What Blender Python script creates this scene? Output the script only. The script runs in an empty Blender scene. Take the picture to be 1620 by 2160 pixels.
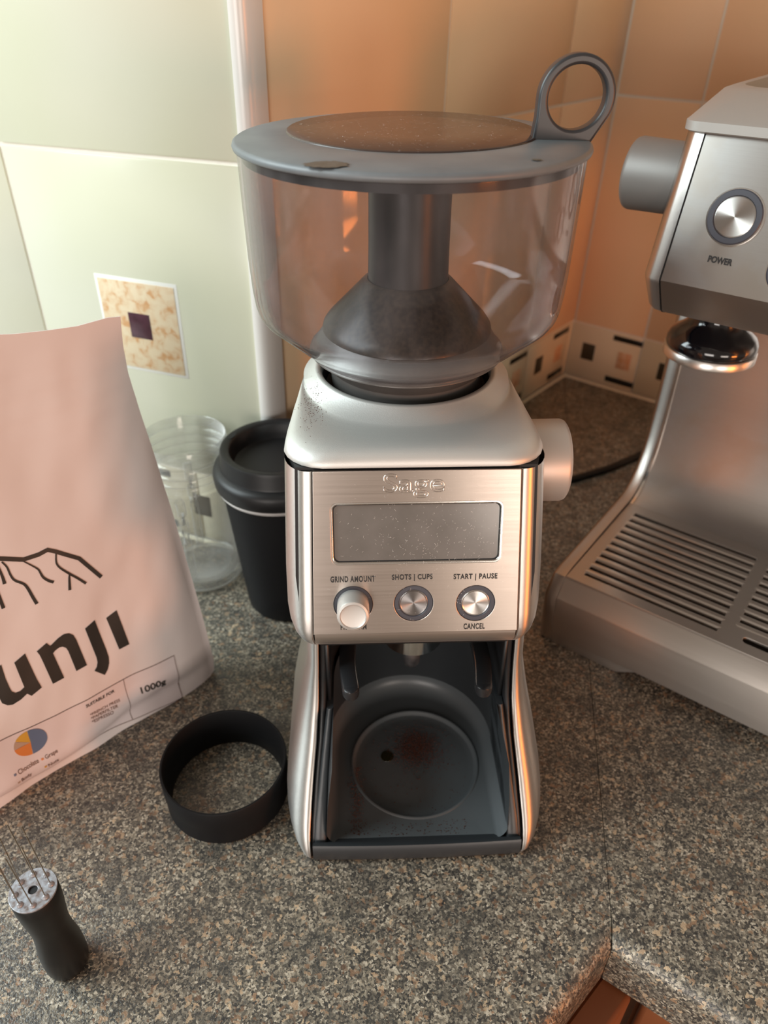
import bpy, bmesh, math, random
from math import sin, cos, pi, radians, sqrt, atan2
from mathutils import Vector, Matrix, noise

random.seed(7)
S = bpy.context.scene
COL = S.collection

# ---------------------------------------------------------------- camera
cd = bpy.data.cameras.new('camera')
cam = bpy.data.objects.new('camera', cd)
COL.objects.link(cam)
cd.sensor_fit = 'VERTICAL'
cd.sensor_height = 36.0
cd.sensor_width = 27.0
cd.lens = 1580.0 / 2160.0 * 36.0
cd.clip_start = 0.01
cd.clip_end = 50
TH, RO = radians(35.3), radians(0.5)
fw = Vector((0, cos(TH), -sin(TH)))
r0 = Vector((1, 0, 0))
u0 = r0.cross(fw)
rr = r0 * cos(RO) + u0 * sin(RO)
uu = u0 * cos(RO) - r0 * sin(RO)
M = Matrix.Identity(4)
for i in range(3):
    M[i][0], M[i][1], M[i][2] = rr[i], uu[i], -fw[i]
M[2][3] = 0.412
cam.matrix_world = M
cd.dof.use_dof = True
cd.dof.focus_distance = 0.36
cd.dof.aperture_fstop = 9.0
S.camera = cam

# ---------------------------------------------------------------- world, lights, exposure
w = bpy.data.worlds.new('room_light')
S.world = w
w.use_nodes = True
bg = w.node_tree.nodes['Background']
bg.inputs[0].default_value = (0.86, 0.69, 0.55, 1)
bg.inputs[1].default_value = 0.36

def area(name, loc, target, sx, sy, power, color, spread=180):
    l = bpy.data.lights.new(name, 'AREA')
    l.shape = 'RECTANGLE'
    l.size, l.size_y = sx, sy
    l.energy = power
    l.color = color
    l.spread = radians(spread)
    o = bpy.data.objects.new(name, l)
    COL.objects.link(o)
    o.location = loc
    d = Vector(target) - Vector(loc)
    o.rotation_euler = d.to_track_quat('-Z', 'Y').to_euler()
    return o

area('window_daylight', (-1.50, 0.20, 1.10), (0.0, 0.34, 0.05), 1.4, 1.1, 46.0, (0.85, 0.98, 1.0))
area('room_fill_left', (-0.60, -1.55, 0.32), (-0.1, 0.5, 0.15), 0.8, 0.6, 13.5, (1.0, 0.92, 0.86))
area('room_fill_right', (0.70, -1.40, 0.24), (-0.1, 0.4, 0.15), 0.6, 0.4, 7.0, (1.0, 0.86, 0.75))
area('side_lamp_glow', (1.20, -0.75, 0.16), (-0.05, 0.50, 0.25), 0.34, 0.28, 7.5, (1.0, 0.27, 0.05))

S.view_settings.view_transform = 'Standard'
S.view_settings.look = 'None'
S.view_settings.gamma = 1.0
S.view_settings.use_curve_mapping = False
S.view_settings.exposure = 0.0
S.cycles.use_denoising = True
S.cycles.max_bounces = 10
S.cycles.transparent_max_bounces = 24
S.cycles.transmission_bounces = 8
S.cycles.caustics_reflective = False
S.cycles.caustics_refractive = False

# ---------------------------------------------------------------- materials
def lin(c):
    return tuple((x / 12.92 if x <= 0.04045 else ((x + 0.055) / 1.055) ** 2.4) for x in c)

def rgb(r, g, b):
    return (*lin((r / 255, g / 255, b / 255)), 1)

class NT:
    def __init__(s, name):
        s.m = bpy.data.materials.new(name)
        s.m.use_nodes = True
        s.t = s.m.node_tree
        s.b = s.t.nodes['Principled BSDF']
        s.out = s.t.nodes['Material Output']
    def n(s, typ, **kw):
        nd = s.t.nodes.new(typ)
        for k, v in kw.items():
            if k.startswith('i_'):
                key = k[2:]
                key = int(key) if key.isdigit() else key.replace('_', ' ')
                nd.inputs[key].default_value = v
            else:
                setattr(nd, k, v)
        return nd
    def l(s, a, b):
        s.t.links.new(a, b)
    def coord(s, scale=(1, 1, 1), kind='Object'):
        tc = s.n('ShaderNodeTexCoord')
        mp = s.n('ShaderNodeMapping')
        mp.inputs['Scale'].default_value = scale
        s.l(tc.outputs[kind], mp.inputs[0])
        return mp.outputs[0]
    def ramp(s, fac, stops, interp='LINEAR'):
        r = s.n('ShaderNodeValToRGB')
        r.color_ramp.interpolation = interp
        els = r.color_ramp.elements
        while len(els) < len(stops):
            els.new(0.5)
        for e, (p, c) in zip(els, stops):
            e.position = p
            e.color = c if len(c) == 4 else (*c, 1)
        s.l(fac, r.inputs[0])
        return r.outputs[0]
    def bump(s, h, strength=0.1, dist=0.001):
        b = s.n('ShaderNodeBump')
        b.inputs['Strength'].default_value = strength
        b.inputs['Distance'].default_value = dist
        s.l(h, b.inputs['Height'])
        s.l(b.outputs[0], s.b.inputs['Normal'])
    def mix(s, fac, a, b):
        m = s.n('ShaderNodeMix', data_type='RGBA')
        for sock, v in ((m.inputs[0], fac), (m.inputs[6], a), (m.inputs[7], b)):
            if hasattr(v, 'links') or hasattr(v, 'is_output'):
                s.l(v, sock)
            else:
                sock.default_value = v
        return m.outputs[2]

def plain(name, col, rough=0.5, metal=0.0, coat=0.0, spec=0.5, bump=None, mottle=None):
    k = NT(name)
    k.b.inputs['Base Color'].default_value = col
    k.b.inputs['Roughness'].default_value = rough
    k.b.inputs['Metallic'].default_value = metal
    k.b.inputs['Coat Weight'].default_value = coat
    k.b.inputs['Specular IOR Level'].default_value = spec
    if bump:
        nz = k.n('ShaderNodeTexNoise')
        nz.inputs['Scale'].default_value = bump[0]
        nz.inputs['Detail'].default_value = 3
        k.l(k.coord(), nz.inputs['Vector'])
        k.bump(nz.outputs[0], bump[1], bump[2] if len(bump) > 2 else 0.001)
    if mottle:
        nz = k.n('ShaderNodeTexNoise')
        nz.inputs['Scale'].default_value = mottle[0]
        nz.inputs['Detail'].default_value = 4
        k.l(k.coord(), nz.inputs['Vector'])
        k.l(k.ramp(nz.outputs[0], [(0.35, col), (0.7, mottle[1])]), k.b.inputs['Base Color'])
    return k.m

def brushed(name, scale, col=(0.60, 0.57, 0.54, 1), rough=0.30, strength=0.12, stain=None, across=(0, 0, 1), aniso=0.75):
    k = NT(name)
    k.b.inputs['Anisotropic'].default_value = aniso
    cx = k.n('ShaderNodeCombineXYZ')
    for i_ in range(3): cx.inputs[i_].default_value = across[i_]
    k.l(cx.outputs[0], k.b.inputs['Tangent'])
    k.b.inputs['Metallic'].default_value = 1.0
    nz = k.n('ShaderNodeTexNoise')
    nz.inputs['Scale'].default_value = 1
    nz.inputs['Detail'].default_value = 4
    nz.inputs['Roughness'].default_value = 0.7
    k.l(k.coord(scale), nz.inputs['Vector'])
    k.l(k.ramp(nz.outputs[0], [(0.3, (rough * 0.92,) * 3), (0.7, (rough * 1.1,) * 3)]), k.b.inputs['Roughness'])
    dark = tuple(c * 0.93 for c in col[:3]) + (1,)
    c = k.ramp(nz.outputs[0], [(0.3, dark), (0.7, col)])
    if stain:
        n2 = k.n('ShaderNodeTexNoise')
        n2.inputs['Scale'].default_value = stain[0]
        n2.inputs['Detail'].default_value = 8
        k.l(k.coord(), n2.inputs['Vector'])
        f = k.ramp(n2.outputs[0], [(0.56, (0, 0, 0, 1)), (0.66, (1, 1, 1, 1))])
        c = k.mix(f, c, stain[1])
    k.l(c, k.b.inputs['Base Color'])
    if strength > 0: k.bump(nz.outputs[0], strength, 0.0002)
    return k.m

STEEL = (0.60, 0.525, 0.475, 1)
m_panel = brushed('brushed_steel_horizontal', (8, 900, 3500), STEEL, 0.33, 0.03)
m_wrap = brushed('brushed_steel_vertical', (2500, 2500, 14), (0.66, 0.625, 0.595, 1), 0.36, 0.0)
m_shell = brushed('satin_steel_side', (1800, 14, 1800), (0.58, 0.56, 0.535, 1), 0.40, 0.0)
m_mach = brushed('brushed_machine_steel', (8, 900, 3500), (0.58, 0.56, 0.54, 1), 0.33, 0.03, (26, (0.54, 0.50, 0.46, 1)))
m_tray = brushed('drip_tray_steel', (8, 2500, 2500), (0.54, 0.505, 0.47, 1), 0.38, 0.03, across=(.61, .79, 1.0))
m_slat = brushed('slat_steel', (8, 2500, 2500), (0.62, 0.58, 0.54, 1), 0.30, 0.03, across=(.61, .79, 1.0))
m_chrome = plain('polished_steel', (0.75, 0.73, 0.70, 1), 0.16, 1.0)
m_satin = plain('satin_turned_steel', (0.62, 0.60, 0.57, 1), 0.30, 1.0)
m_silver = plain('silver_satin_paint', (0.66, 0.665, 0.645, 1), 0.46, 0.65, bump=(2500, 0.25, 0.0002))
m_silver2 = plain('silver_cast_cap', (0.42, 0.40, 0.375, 1), 0.50, 0.5, bump=(2500, 0.25, 0.0002))
m_knobm = plain('pearl_silver_knob', (0.60, 0.585, 0.56, 1), 0.46, 0.6)
m_black = plain('charcoal_plastic', (0.014, 0.015, 0.017, 1), 0.40, bump=(1500, 0.1, 0.0002))
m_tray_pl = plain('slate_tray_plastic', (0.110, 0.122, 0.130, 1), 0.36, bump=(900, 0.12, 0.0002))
m_tray_shade = plain('slate_tray_shaded', (0.032, 0.036, 0.040, 1), 0.36)  # tray plastic again, darker: shade put into the lip and wall colour
m_arm = plain('satin_black_arm', (0.022, 0.022, 0.024, 1), 0.28)
m_gap = plain('dark_gap', (0.004, 0.004, 0.005, 1), 0.6)
m_gloss = plain('gloss_black_tamper', (0.004, 0.004, 0.006, 1), 0.10, coat=0.5)
m_lid = plain('slate_grey_lid', (0.135, 0.150, 0.162, 1), 0.42, mottle=(40, (0.175, 0.19, 0.20, 1)))
m_ringp = plain('grey_ring_plastic', (0.030, 0.031, 0.034, 1), 0.36)
m_stem = plain('charcoal_hopper_core', (0.016, 0.018, 0.021, 1), 0.34, mottle=(60, (0.022, 0.023, 0.024, 1)))
m_cone = plain('dusty_cone_plastic', (0.028, 0.026, 0.024, 1), 0.30, mottle=(400, (0.060, 0.048, 0.038, 1)))
m_collar = plain('grey_collar_plastic', (0.105, 0.10, 0.096, 1), 0.32, metal=0.25, mottle=(60, (0.13, 0.12, 0.112, 1)))
m_btnring = plain('blue_grey_button_ring', (0.055, 0.058, 0.075, 1), 0.45)
m_ink = plain('black_print', (0.02, 0.02, 0.02, 1), 0.6)
m_cup = plain('matt_black_cup', (0.004, 0.004, 0.005, 1), 0.6, spec=0.25, bump=(1200, 0.1, 0.0002))
m_cuplid = plain('black_lid_plastic', (0.010, 0.010, 0.011, 1), 0.42, spec=0.4)
m_band = plain('pale_grey_band', (0.55, 0.53, 0.52, 1), 0.4)
m_needle = plain('steel_needle', (0.42, 0.33, 0.25, 1), 0.3, 1.0)
m_disc = plain('anodised_disc', (0.46, 0.50, 0.56, 1), 0.42, 0.5, mottle=(420, (0.20, 0.15, 0.13, 1)))
m_wdt = plain('black_tool_handle', (0.008, 0.008, 0.008, 1), 0.38, 0.2)
m_cord = plain('black_rubber_cord', (0.006, 0.006, 0.006, 1), 0.5)
m_grounds = plain('brown_coffee_grounds', (0.10, 0.028, 0.014, 1), 0.85)
m_lint = plain('pale_lint', (0.92, 0.88, 0.84, 1), 0.9)
m_wood = plain('orange_wood', (0.27, 0.095, 0.036, 1), 0.45, mottle=(12, (0.21, 0.07, 0.026, 1)))
m_grout = plain('off_white_grout', (0.80, 0.77, 0.70, 1), 0.8, bump=(300, 0.3, 0.001))
m_grout_w = plain('white_grout', (0.80, 0.80, 0.76, 1), 0.6)
m_trim = plain('white_glazed_trim', (0.74, 0.72, 0.69, 1), 0.22)
m_floor = plain('brown_floor', (0.18, 0.12, 0.08, 1), 0.6)
m_tcol = [plain('mosaic_black', (0.012, 0.012, 0.010, 1), 0.25),
          plain('mosaic_olive', (0.045, 0.038, 0.026, 1), 0.3),
          plain('mosaic_orange', (0.62, 0.33, 0.17, 1), 0.4, mottle=(180, (0.70, 0.52, 0.36, 1)))]

def tile_mat(name, col):
    k = NT(name)
    k.b.inputs['Roughness'].default_value = 0.20
    k.b.inputs['Specular IOR Level'].default_value = 0.25
    nz = k.n('ShaderNodeTexNoise')
    nz.inputs['Scale'].default_value = 7
    nz.inputs['Detail'].default_value = 2
    k.l(k.coord(), nz.inputs['Vector'])
    c2 = tuple(x * f for x, f in zip(col[:3], (0.95, 0.96, 0.90))) + (1,)
    k.l(k.ramp(nz.outputs[0], [(0.35, col), (0.65, c2)]), k.b.inputs['Base Color'])
    k.bump(nz.outputs[0], 0.10, 0.006)
    return k.m
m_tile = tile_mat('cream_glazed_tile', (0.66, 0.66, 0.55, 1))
m_tile_p = tile_mat('peach_warmlit_tile', (0.87, 0.63, 0.42, 1))  # peach glaze, pushed further to carry the orange light on these walls
m_tile_b = tile_mat('cream_border_tile', (0.72, 0.66, 0.52, 1))

def inset_mat():
    k = NT('marbled_terracotta_inset')
    nz = k.n('ShaderNodeTexNoise')
    nz.inputs['Scale'].default_value = 140
    nz.inputs['Detail'].default_value = 2.5
    nz.inputs['Distortion'].default_value = 0.6
    k.l(k.coord(), nz.inputs['Vector'])
    k.l(k.ramp(nz.outputs[0], [(0.40, rgb(226, 208, 178)), (0.56, rgb(220, 194, 160)), (0.68, rgb(206, 158, 112))]), k.b.inputs['Base Color'])
    k.b.inputs['Roughness'].default_value = 0.35
    return k.m
m_inset = inset_mat()

def plum_mat():
    return plain('plum_glass_tile', (0.055, 0.022, 0.032, 1), 0.12, mottle=(90, (0.10, 0.04, 0.06, 1)))
m_plum = plum_mat()

def granite():
    k = NT('speckled_granite_laminate')
    co = k.coord()
    def nz(scale, det=3, dist=0.0, rough=0.6):
        n = k.n('ShaderNodeTexNoise')
        n.inputs['Scale'].default_value = scale
        n.inputs['Detail'].default_value = det
        n.inputs['Distortion'].default_value = dist
        n.inputs['Roughness'].default_value = rough
        k.l(co, n.inputs['Vector'])
        return n.outputs[0]
    def vor(scale, warp):
        n = k.n('ShaderNodeTexNoise')
        n.inputs['Scale'].default_value = scale * .8
        n.inputs['Detail'].default_value = 3
        k.l(co, n.inputs['Vector'])
        sub = k.n('ShaderNodeVectorMath', operation='MULTIPLY_ADD')
        k.l(n.outputs[1], sub.inputs[0])
        sub.inputs[1].default_value = (warp / scale,) * 3
        k.l(co, sub.inputs[2])
        v = k.n('ShaderNodeTexVoronoi')
        v.inputs['Scale'].default_value = scale
        k.l(sub.outputs[0], v.inputs['Vector'])
        sp = k.n('ShaderNodeSeparateColor')
        k.l(v.outputs['Color'], sp.inputs[0])
        return sp
    v1, v2 = vor(900, 2.4), vor(470, 2.8)
    mid = nz(120, 4, 0.2, 0.7)
    big = nz(38, 3, 0.2)
    c1 = k.ramp(v1.outputs[0], [(0.0, rgb(48, 48, 48)), (0.28, rgb(74, 71, 65)), (0.45, rgb(104, 97, 86)), (0.68, rgb(138, 129, 113)), (0.88, rgb(174, 164, 146)), (1.0, rgb(204, 193, 174))])
    f2 = k.ramp(mid, [(0.38, (.85, .85, .85, 1)), (0.50, (0, 0, 0, 1))])
    dk = k.ramp(v1.outputs[1], [(0.0, rgb(30, 32, 35)), (0.6, rgb(58, 57, 55)), (0.9, rgb(128, 120, 106))])
    c2 = k.mix(f2, c1, dk)
    f3 = k.ramp(v2.outputs[0], [(0.89, (0, 0, 0, 1)), (0.91, (.8, .8, .8, 1))])
    warm = k.ramp(v2.outputs[1], [(0.1, rgb(112, 84, 64)), (0.5, rgb(158, 126, 98)), (0.9, rgb(204, 178, 146))])
    c3 = k.mix(f3, c2, warm)
    f4 = k.ramp(big, [(0.36, (0.45, 0.45, 0.45, 1)), (0.52, (0, 0, 0, 1))])
    c4 = k.mix(f4, c3, rgb(60, 60, 58))
    k.l(c4, k.b.inputs['Base Color'])
    k.b.inputs['Roughness'].default_value = 0.34
    k.b.inputs['Specular IOR Level'].default_value = 0.75
    fb = nz(900, 2, 0)
    k.bump(fb, 0.6, 0.0005)
    return k.m
m_granite = granite()

def clear(name, tint, glossr=0.03, ior=1.45, haze=None, edge=0.0):
    """thin clear plastic: coloured transparency under a fresnel reflection, with patchy haze and painted pale rims"""
    k = NT(name)
    k.t.nodes.remove(k.b)
    tr = k.n('ShaderNodeBsdfTransparent')
    tr.inputs[0].default_value = tint
    gl = k.n('ShaderNodeBsdfGlossy')
    gl.inputs['Roughness'].default_value = glossr
    fr = k.n('ShaderNodeFresnel')
    ge = k.n('ShaderNodeNewGeometry')
    mr = k.n('ShaderNodeMapRange')
    mr.inputs[3].default_value = ior
    mr.inputs[4].default_value = 1 / ior
    k.l(ge.outputs['Backfacing'], mr.inputs[0])
    k.l(mr.outputs[0], fr.inputs[0])
    mx = k.n('ShaderNodeMixShader')
    k.l(fr.outputs[0], mx.inputs[0]); k.l(tr.outputs[0], mx.inputs[1]); k.l(gl.outputs[0], mx.inputs[2])
    last = mx.outputs[0]
    if haze:
        df = k.n('ShaderNodeBsdfDiffuse')
        df.inputs[0].default_value = haze[1]
        nz = k.n('ShaderNodeTexNoise')
        nz.inputs['Scale'].default_value = haze[2]
        nz.inputs['Detail'].default_value = 4
        k.l(k.coord(haze[3] if len(haze) > 3 else (1, 1, 1)), nz.inputs['Vector'])
        mp = k.n('ShaderNodeMapRange')
        mp.inputs[1].default_value = 0.35; mp.inputs[2].default_value = 0.75
        mp.inputs[3].default_value = 0.0; mp.inputs[4].default_value = haze[0]
        k.l(nz.outputs[0], mp.inputs[0])
        fo = mp.outputs[0]
        if edge:  # whitens grazing rims in place of bright refracted edges
            lw = k.n('ShaderNodeLayerWeight')
            pw = k.n('ShaderNodeMath', operation='POWER'); pw.inputs[1].default_value = 3.0
            ml = k.n('ShaderNodeMath', operation='MULTIPLY_ADD'); ml.inputs[1].default_value = edge
            k.l(lw.outputs['Facing'], pw.inputs[0]); k.l(pw.outputs[0], ml.inputs[0]); k.l(fo, ml.inputs[2])
            fo = ml.outputs[0]
        m2 = k.n('ShaderNodeMixShader')
        k.l(fo, m2.inputs[0]); k.l(last, m2.inputs[1]); k.l(df.outputs[0], m2.inputs[2])
        last = m2.outputs[0]
    k.l(last, k.out.inputs[0])
    return k.m
m_hopper = clear('smoked_clear_plastic', (0.895, 0.885, 0.895, 1), 0.05, 1.45, (0.07, (0.38, 0.37, 0.38, 1), 25, (3, 3, 1)), 0.12)
m_bottle = clear('clear_bottle_plastic', (0.965, 0.965, 0.96, 1), 0.10, 1.6, (0.16, (0.85, 0.85, 0.84, 1), 30), 0.95)
m_tube = clear('frosted_tube_plastic', (0.55, 0.55, 0.56, 1), 0.25, 1.5, (0.8, (0.22, 0.22, 0.23, 1), 40))

def screen_mat():
    k = NT('grey_lcd_glass')
    nz = k.n('ShaderNodeTexNoise')
    nz.inputs['Scale'].default_value = 60
    nz.inputs['Detail'].default_value = 6
    k.l(k.coord((1, 1, 3)), nz.inputs['Vector'])
    k.l(k.ramp(nz.outputs[0], [(0.3, (0.135, 0.128, 0.118, 1)), (0.75, (0.185, 0.175, 0.165, 1))]), k.b.inputs['Base Color'])
    k.b.inputs['Roughness'].default_value = 0.16
    k.b.inputs['Specular IOR Level'].default_value = 0.7
    return k.m
m_screen = screen_mat()

def lens_mat():
    k = NT('smoked_lid_window')
    v = k.n('ShaderNodeTexNoise')
    v.inputs['Scale'].default_value = 260
    v.inputs['Detail'].default_value = 6
    v.inputs['Roughness'].default_value = 0.8
    k.l(k.coord(), v.inputs['Vector'])
    k.l(k.ramp(v.outputs[0], [(0.60, (0.055, 0.034, 0.028, 1)), (0.70, (0.20, 0.16, 0.14, 1)), (0.78, (0.6, 0.55, 0.5, 1))]), k.b.inputs['Base Color'])
    k.b.inputs['Roughness'].default_value = 0.22
    return k.m
m_lens = lens_mat()

def radial_metal():
    k = NT('spun_steel_button')
    k.b.inputs['Metallic'].default_value = 1
    k.b.inputs['Base Color'].default_value = (0.70, 0.68, 0.66, 1)
    k.b.inputs['Roughness'].default_value = 0.28
    k.b.inputs['Anisotropic'].default_value = 0.9
    k.b.inputs['Anisotropic Rotation'].default_value = 0.25
    tg = k.n('ShaderNodeTangent')
    tg.direction_type = 'RADIAL'
    tg.axis = 'Z'
    k.l(tg.outputs[0], k.b.inputs['Tangent'])
    return k.m
m_spun = radial_metal()

def bag_mat():
    k = NT('matt_pink_foil_bag')
    nz = k.n('ShaderNodeTexNoise')
    nz.inputs['Scale'].default_value = 14
    nz.inputs['Detail'].default_value = 5
    k.l(k.coord(), nz.inputs['Vector'])
    k.l(k.ramp(nz.outputs[0], [(0.35, (0.79, 0.715, 0.70, 1)), (0.7, (0.83, 0.755, 0.74, 1))]), k.b.inputs['Base Color'])
    k.b.inputs['Roughness'].default_value = 0.6
    k.b.inputs['Specular IOR Level'].default_value = 0.3
    k.bump(nz.outputs[0], 0.25, 0.004)
    return k.m
m_bag = bag_mat()
m_bagink = plain('charcoal_bag_print', (0.022, 0.022, 0.020, 1), 0.5)
m_bagline = plain('brown_line_print', (0.16, 0.09, 0.07, 1), 0.6)
m_label = plain('mauve_label_print', (0.78, 0.69, 0.69, 1), 0.6)
m_pie = {'blue': plain('slate_blue_print', (0.13, 0.18, 0.29, 1), 0.5), 'orange': plain('orange_print', (0.72, 0.24, 0.06, 1), 0.5),
         'yellow': plain('mustard_print', (0.68, 0.38, 0.05, 1), 0.5), 'beige': plain('beige_print', (0.50, 0.34, 0.25, 1), 0.5)}

# ---------------------------------------------------------------- geometry helpers
def tag(o, label=None, cat=None, group=None, kind=None):
    if label: o['label'] = label
    if cat: o['category'] = cat
    if group: o['group'] = group
    if kind: o['kind'] = kind
    return o

def empty(name, loc=(0, 0, 0), rz=0.0):
    o = bpy.data.objects.new(name, None)
    COL.objects.link(o)
    o.empty_display_size = 0.02
    o.location = loc
    o.rotation_euler = (0, 0, rz)
    return o

def link(name, me, mat, parent=None, smooth=True, angle=35):
    if mat is not None:
        for mm in (mat if isinstance(mat, (list, tuple)) else [mat]):
            me.materials.append(mm)
    if smooth:
        me.polygons.foreach_set('use_smooth', [True] * len(me.polygons))
        try:
            me.set_sharp_from_angle(angle=radians(angle))
        except Exception:
            pass
    me.update()
    o = bpy.data.objects.new(name, me)
    COL.objects.link(o)
    if parent is not None:
        o.parent = parent
    return o

def mesh(name, V, F, mat, parent=None, smooth=True, angle=35, fix=True):
    me = bpy.data.meshes.new(name)
    me.from_pydata([tuple(v) for v in V], [], F)
    if fix:
        bm = bmesh.new()
        bm.from_mesh(me)
        bmesh.ops.remove_doubles(bm, verts=bm.verts, dist=1e-6)
        bmesh.ops.recalc_face_normals(bm, faces=bm.faces)
        bm.to_mesh(me)
        bm.free()
    return link(name, me, mat, parent, smooth, angle)

def loft(rings, closed=True, cap0=False, cap1=False):
    n = len(rings[0])
    V = [v for r in rings for v in r]
    F = []
    for i in range(len(rings) - 1):
        for j in range(n if closed else n - 1):
            a, b = i * n + j, i * n + (j + 1) % n
            F.append((a, b, b + n, a + n))
    if cap0: F.append(tuple(range(n))[::-1])
    if cap1: F.append(tuple(range((len(rings) - 1) * n, len(rings) * n)))
    return V, F

def lathe(prof, seg=64, c=(0, 0), cap0=False, cap1=False):
    rings = [[(c[0] + r * cos(2 * pi * j / seg), c[1] + r * sin(2 * pi * j / seg), z) for j in range(seg)] for r, z in prof]
    return loft(rings, True, cap0, cap1)

def prism_x(poly, x0, x1, chamfer=0.0):
    """poly of (y,z) extruded along x"""
    n = len(poly)
    V = [(x0, y, z) for y, z in poly] + [(x1, y, z) for y, z in poly]
    F = [tuple(range(n)), tuple(range(n, 2 * n))[::-1]] + [(i, (i + 1) % n, n + (i + 1) % n, n + i) for i in range(n)]
    return V, F

def box(x0, x1, y0, y1, z0, z1):
    return prism_x([(y0, z0), (y1, z0), (y1, z1), (y0, z1)], x0, x1)

def tube(path, r, seg=10, caps=True):
    path = [Vector(p) for p in path]
    rings = []
    up = Vector((0, 0, 1))
    for i, p in enumerate(path):
        d = (path[min(i + 1, len(path) - 1)] - path[max(i - 1, 0)]).normalized()
        a = d.cross(up)
        if a.length < 1e-4: a = d.cross(Vector((1, 0, 0)))
        a.normalize()
        b = d.cross(a).normalized()
        ri = r[i] if isinstance(r, (list, tuple)) else r
        rings.append([p + a * (ri * cos(2 * pi * j / seg)) + b * (ri * sin(2 * pi * j / seg)) for j in range(seg)])
    return loft(rings, True, caps, caps)

def smoothpath(pts, n=6):
    pts = [Vector(p) for p in pts]
    out = []
    for i in range(len(pts) - 1):
        p0, p1, p2, p3 = pts[max(i - 1, 0)], pts[i], pts[i + 1], pts[min(i + 2, len(pts) - 1)]
        for k in range(n):
            t = k / n
            out.append(0.5 * ((2 * p1) + (p2 - p0) * t + (2 * p0 - 5 * p1 + 4 * p2 - p3) * t * t + (3 * p1 - p0 - 3 * p2 + p3) * t ** 3))
    out.append(pts[-1])
    return out

def bevelled(o, width, seg=2, angle=35):
    m = o.modifiers.new('bevel', 'BEVEL')
    m.width = width
    m.segments = seg
    m.limit_method = 'ANGLE'
    m.angle_limit = radians(angle)
    m.harden_normals = False
    return o

def curve2d(splines, extrude=0.0, bevel=0.0, fill='BOTH', res=2):
    """2-D outlines (holes allowed) filled and extruded; returns a mesh in the XY plane"""
    cu = bpy.data.curves.new('c', 'CURVE')
    cu.dimensions = '2D'
    cu.fill_mode = fill
    for pts in splines:
        sp = cu.splines.new('POLY')
        sp.points.add(len(pts) - 1)
        for p, q in zip(sp.points, pts):
            p.co = (q[0], q[1], 0, 1)
        sp.use_cyclic_u = True
    cu.extrude = extrude
    cu.bevel_depth = bevel
    cu.bevel_resolution = res
    return tomesh(cu)

def tomesh(cu):
    ob = bpy.data.objects.new('tmp', cu)
    COL.objects.link(ob)
    dg = bpy.context.evaluated_depsgraph_get()
    me = bpy.data.meshes.new_from_object(ob.evaluated_get(dg))
    bpy.data.objects.remove(ob)
    me.materials.clear()
    return me

def rrect(x0, x1, y0, y1, r, n=6):
    out = []
    for cx, cy, a0 in ((x1 - r, y1 - r, 0), (x0 + r, y1 - r, 90), (x0 + r, y0 + r, 180), (x1 - r, y0 + r, 270)):
        for k in range(n + 1):
            a = radians(a0 + 90 * k / n)
            out.append((cx + r * cos(a), cy + r * sin(a)))
    return out

def circ(cx, cy, r, n=48):
    return [(cx + r * cos(2 * pi * k / n), cy + r * sin(2 * pi * k / n)) for k in range(n)]

def text_mesh(s, width, height=None, bold=0.0, outline=0.0, spacing=1.0, extr=0.0):
    """text mesh with its lower-left at the origin, scaled to the given width (and cap height)"""
    cu = bpy.data.curves.new('t', 'FONT')
    cu.body = s
    cu.size = 1.0
    cu.offset = bold
    cu.space_character = spacing
    if outline:
        cu.fill_mode = 'NONE'
        cu.bevel_depth = outline
        cu.bevel_resolution = 2
    cu.extrude = extr
    me = tomesh(cu)
    xs = [v.co.x for v in me.vertices]
    ys = [v.co.y for v in me.vertices]
    x0, x1, y0, y1 = min(xs), max(xs), min(ys), max(ys)
    sx = width / (x1 - x0)
    sy = (height / (y1 - y0)) if height else sx
    for v in me.vertices:
        v.co.x = (v.co.x - x0) * sx
        v.co.y = (v.co.y - y0) * sy
        v.co.z *= sx
    return me

# ================================================================ ROOM: three tiled walls
LV = Vector((0.0192, -0.0175, 1.0))

class Wall:
    def __init__(s, name, p0, d, room, s0, s1, label):
        s.p0 = Vector((*p0, 0))
        s.d = Vector((*d, 0)).normalized()
        s.n = Vector((*room, 0)).normalized()
        V = []
        for off in (0, -0.05):
            for a, z in ((s0, -0.04), (s1, -0.04), (s1, 0.95), (s0, 0.95)):
                V.append(s.at(a, z, off))
        F = [(0, 1, 2, 3), (7, 6, 5, 4), (0, 4, 5, 1), (1, 5, 6, 2), (2, 6, 7, 3), (3, 7, 4, 0)]
        s.o = mesh(name, V, F, m_grout, smooth=False)
        tag(s.o, label, kind='structure')
    def at(s, a, z, off=0.0):
        return s.p0 + s.d * a + LV * z + s.n * off
    def piece(s, name, a0, a1, z0, z1, mat, off0=0.0, off1=0.0020, inset=0.0012, label=None, me=None):
        b = [s.at(a0, z0, off0), s.at(a1, z0, off0), s.at(a1, z1, off0), s.at(a0, z1, off0)]
        m_ = [s.at(a0, z0, off1 - inset * .7), s.at(a1, z0, off1 - inset * .7), s.at(a1, z1, off1 - inset * .7), s.at(a0, z1, off1 - inset * .7)]
        i = inset
        t = [s.at(a0 + i, z0 + i, off1), s.at(a1 - i, z0 + i, off1), s.at(a1 - i, z1 - i, off1), s.at(a0 + i, z1 - i, off1)]
        V = b + m_ + t
        F = [(0, 1, 5, 4), (1, 2, 6, 5), (2, 3, 7, 6), (3, 0, 4, 7), (4, 5, 9, 8), (5, 6, 10, 9), (6, 7, 11, 10), (7, 4, 8, 11), (8, 9, 10, 11)]
        o = mesh(name, V, F, mat, s.o, smooth=True, angle=50)
        if label: o['label'] = label
        return o

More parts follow.
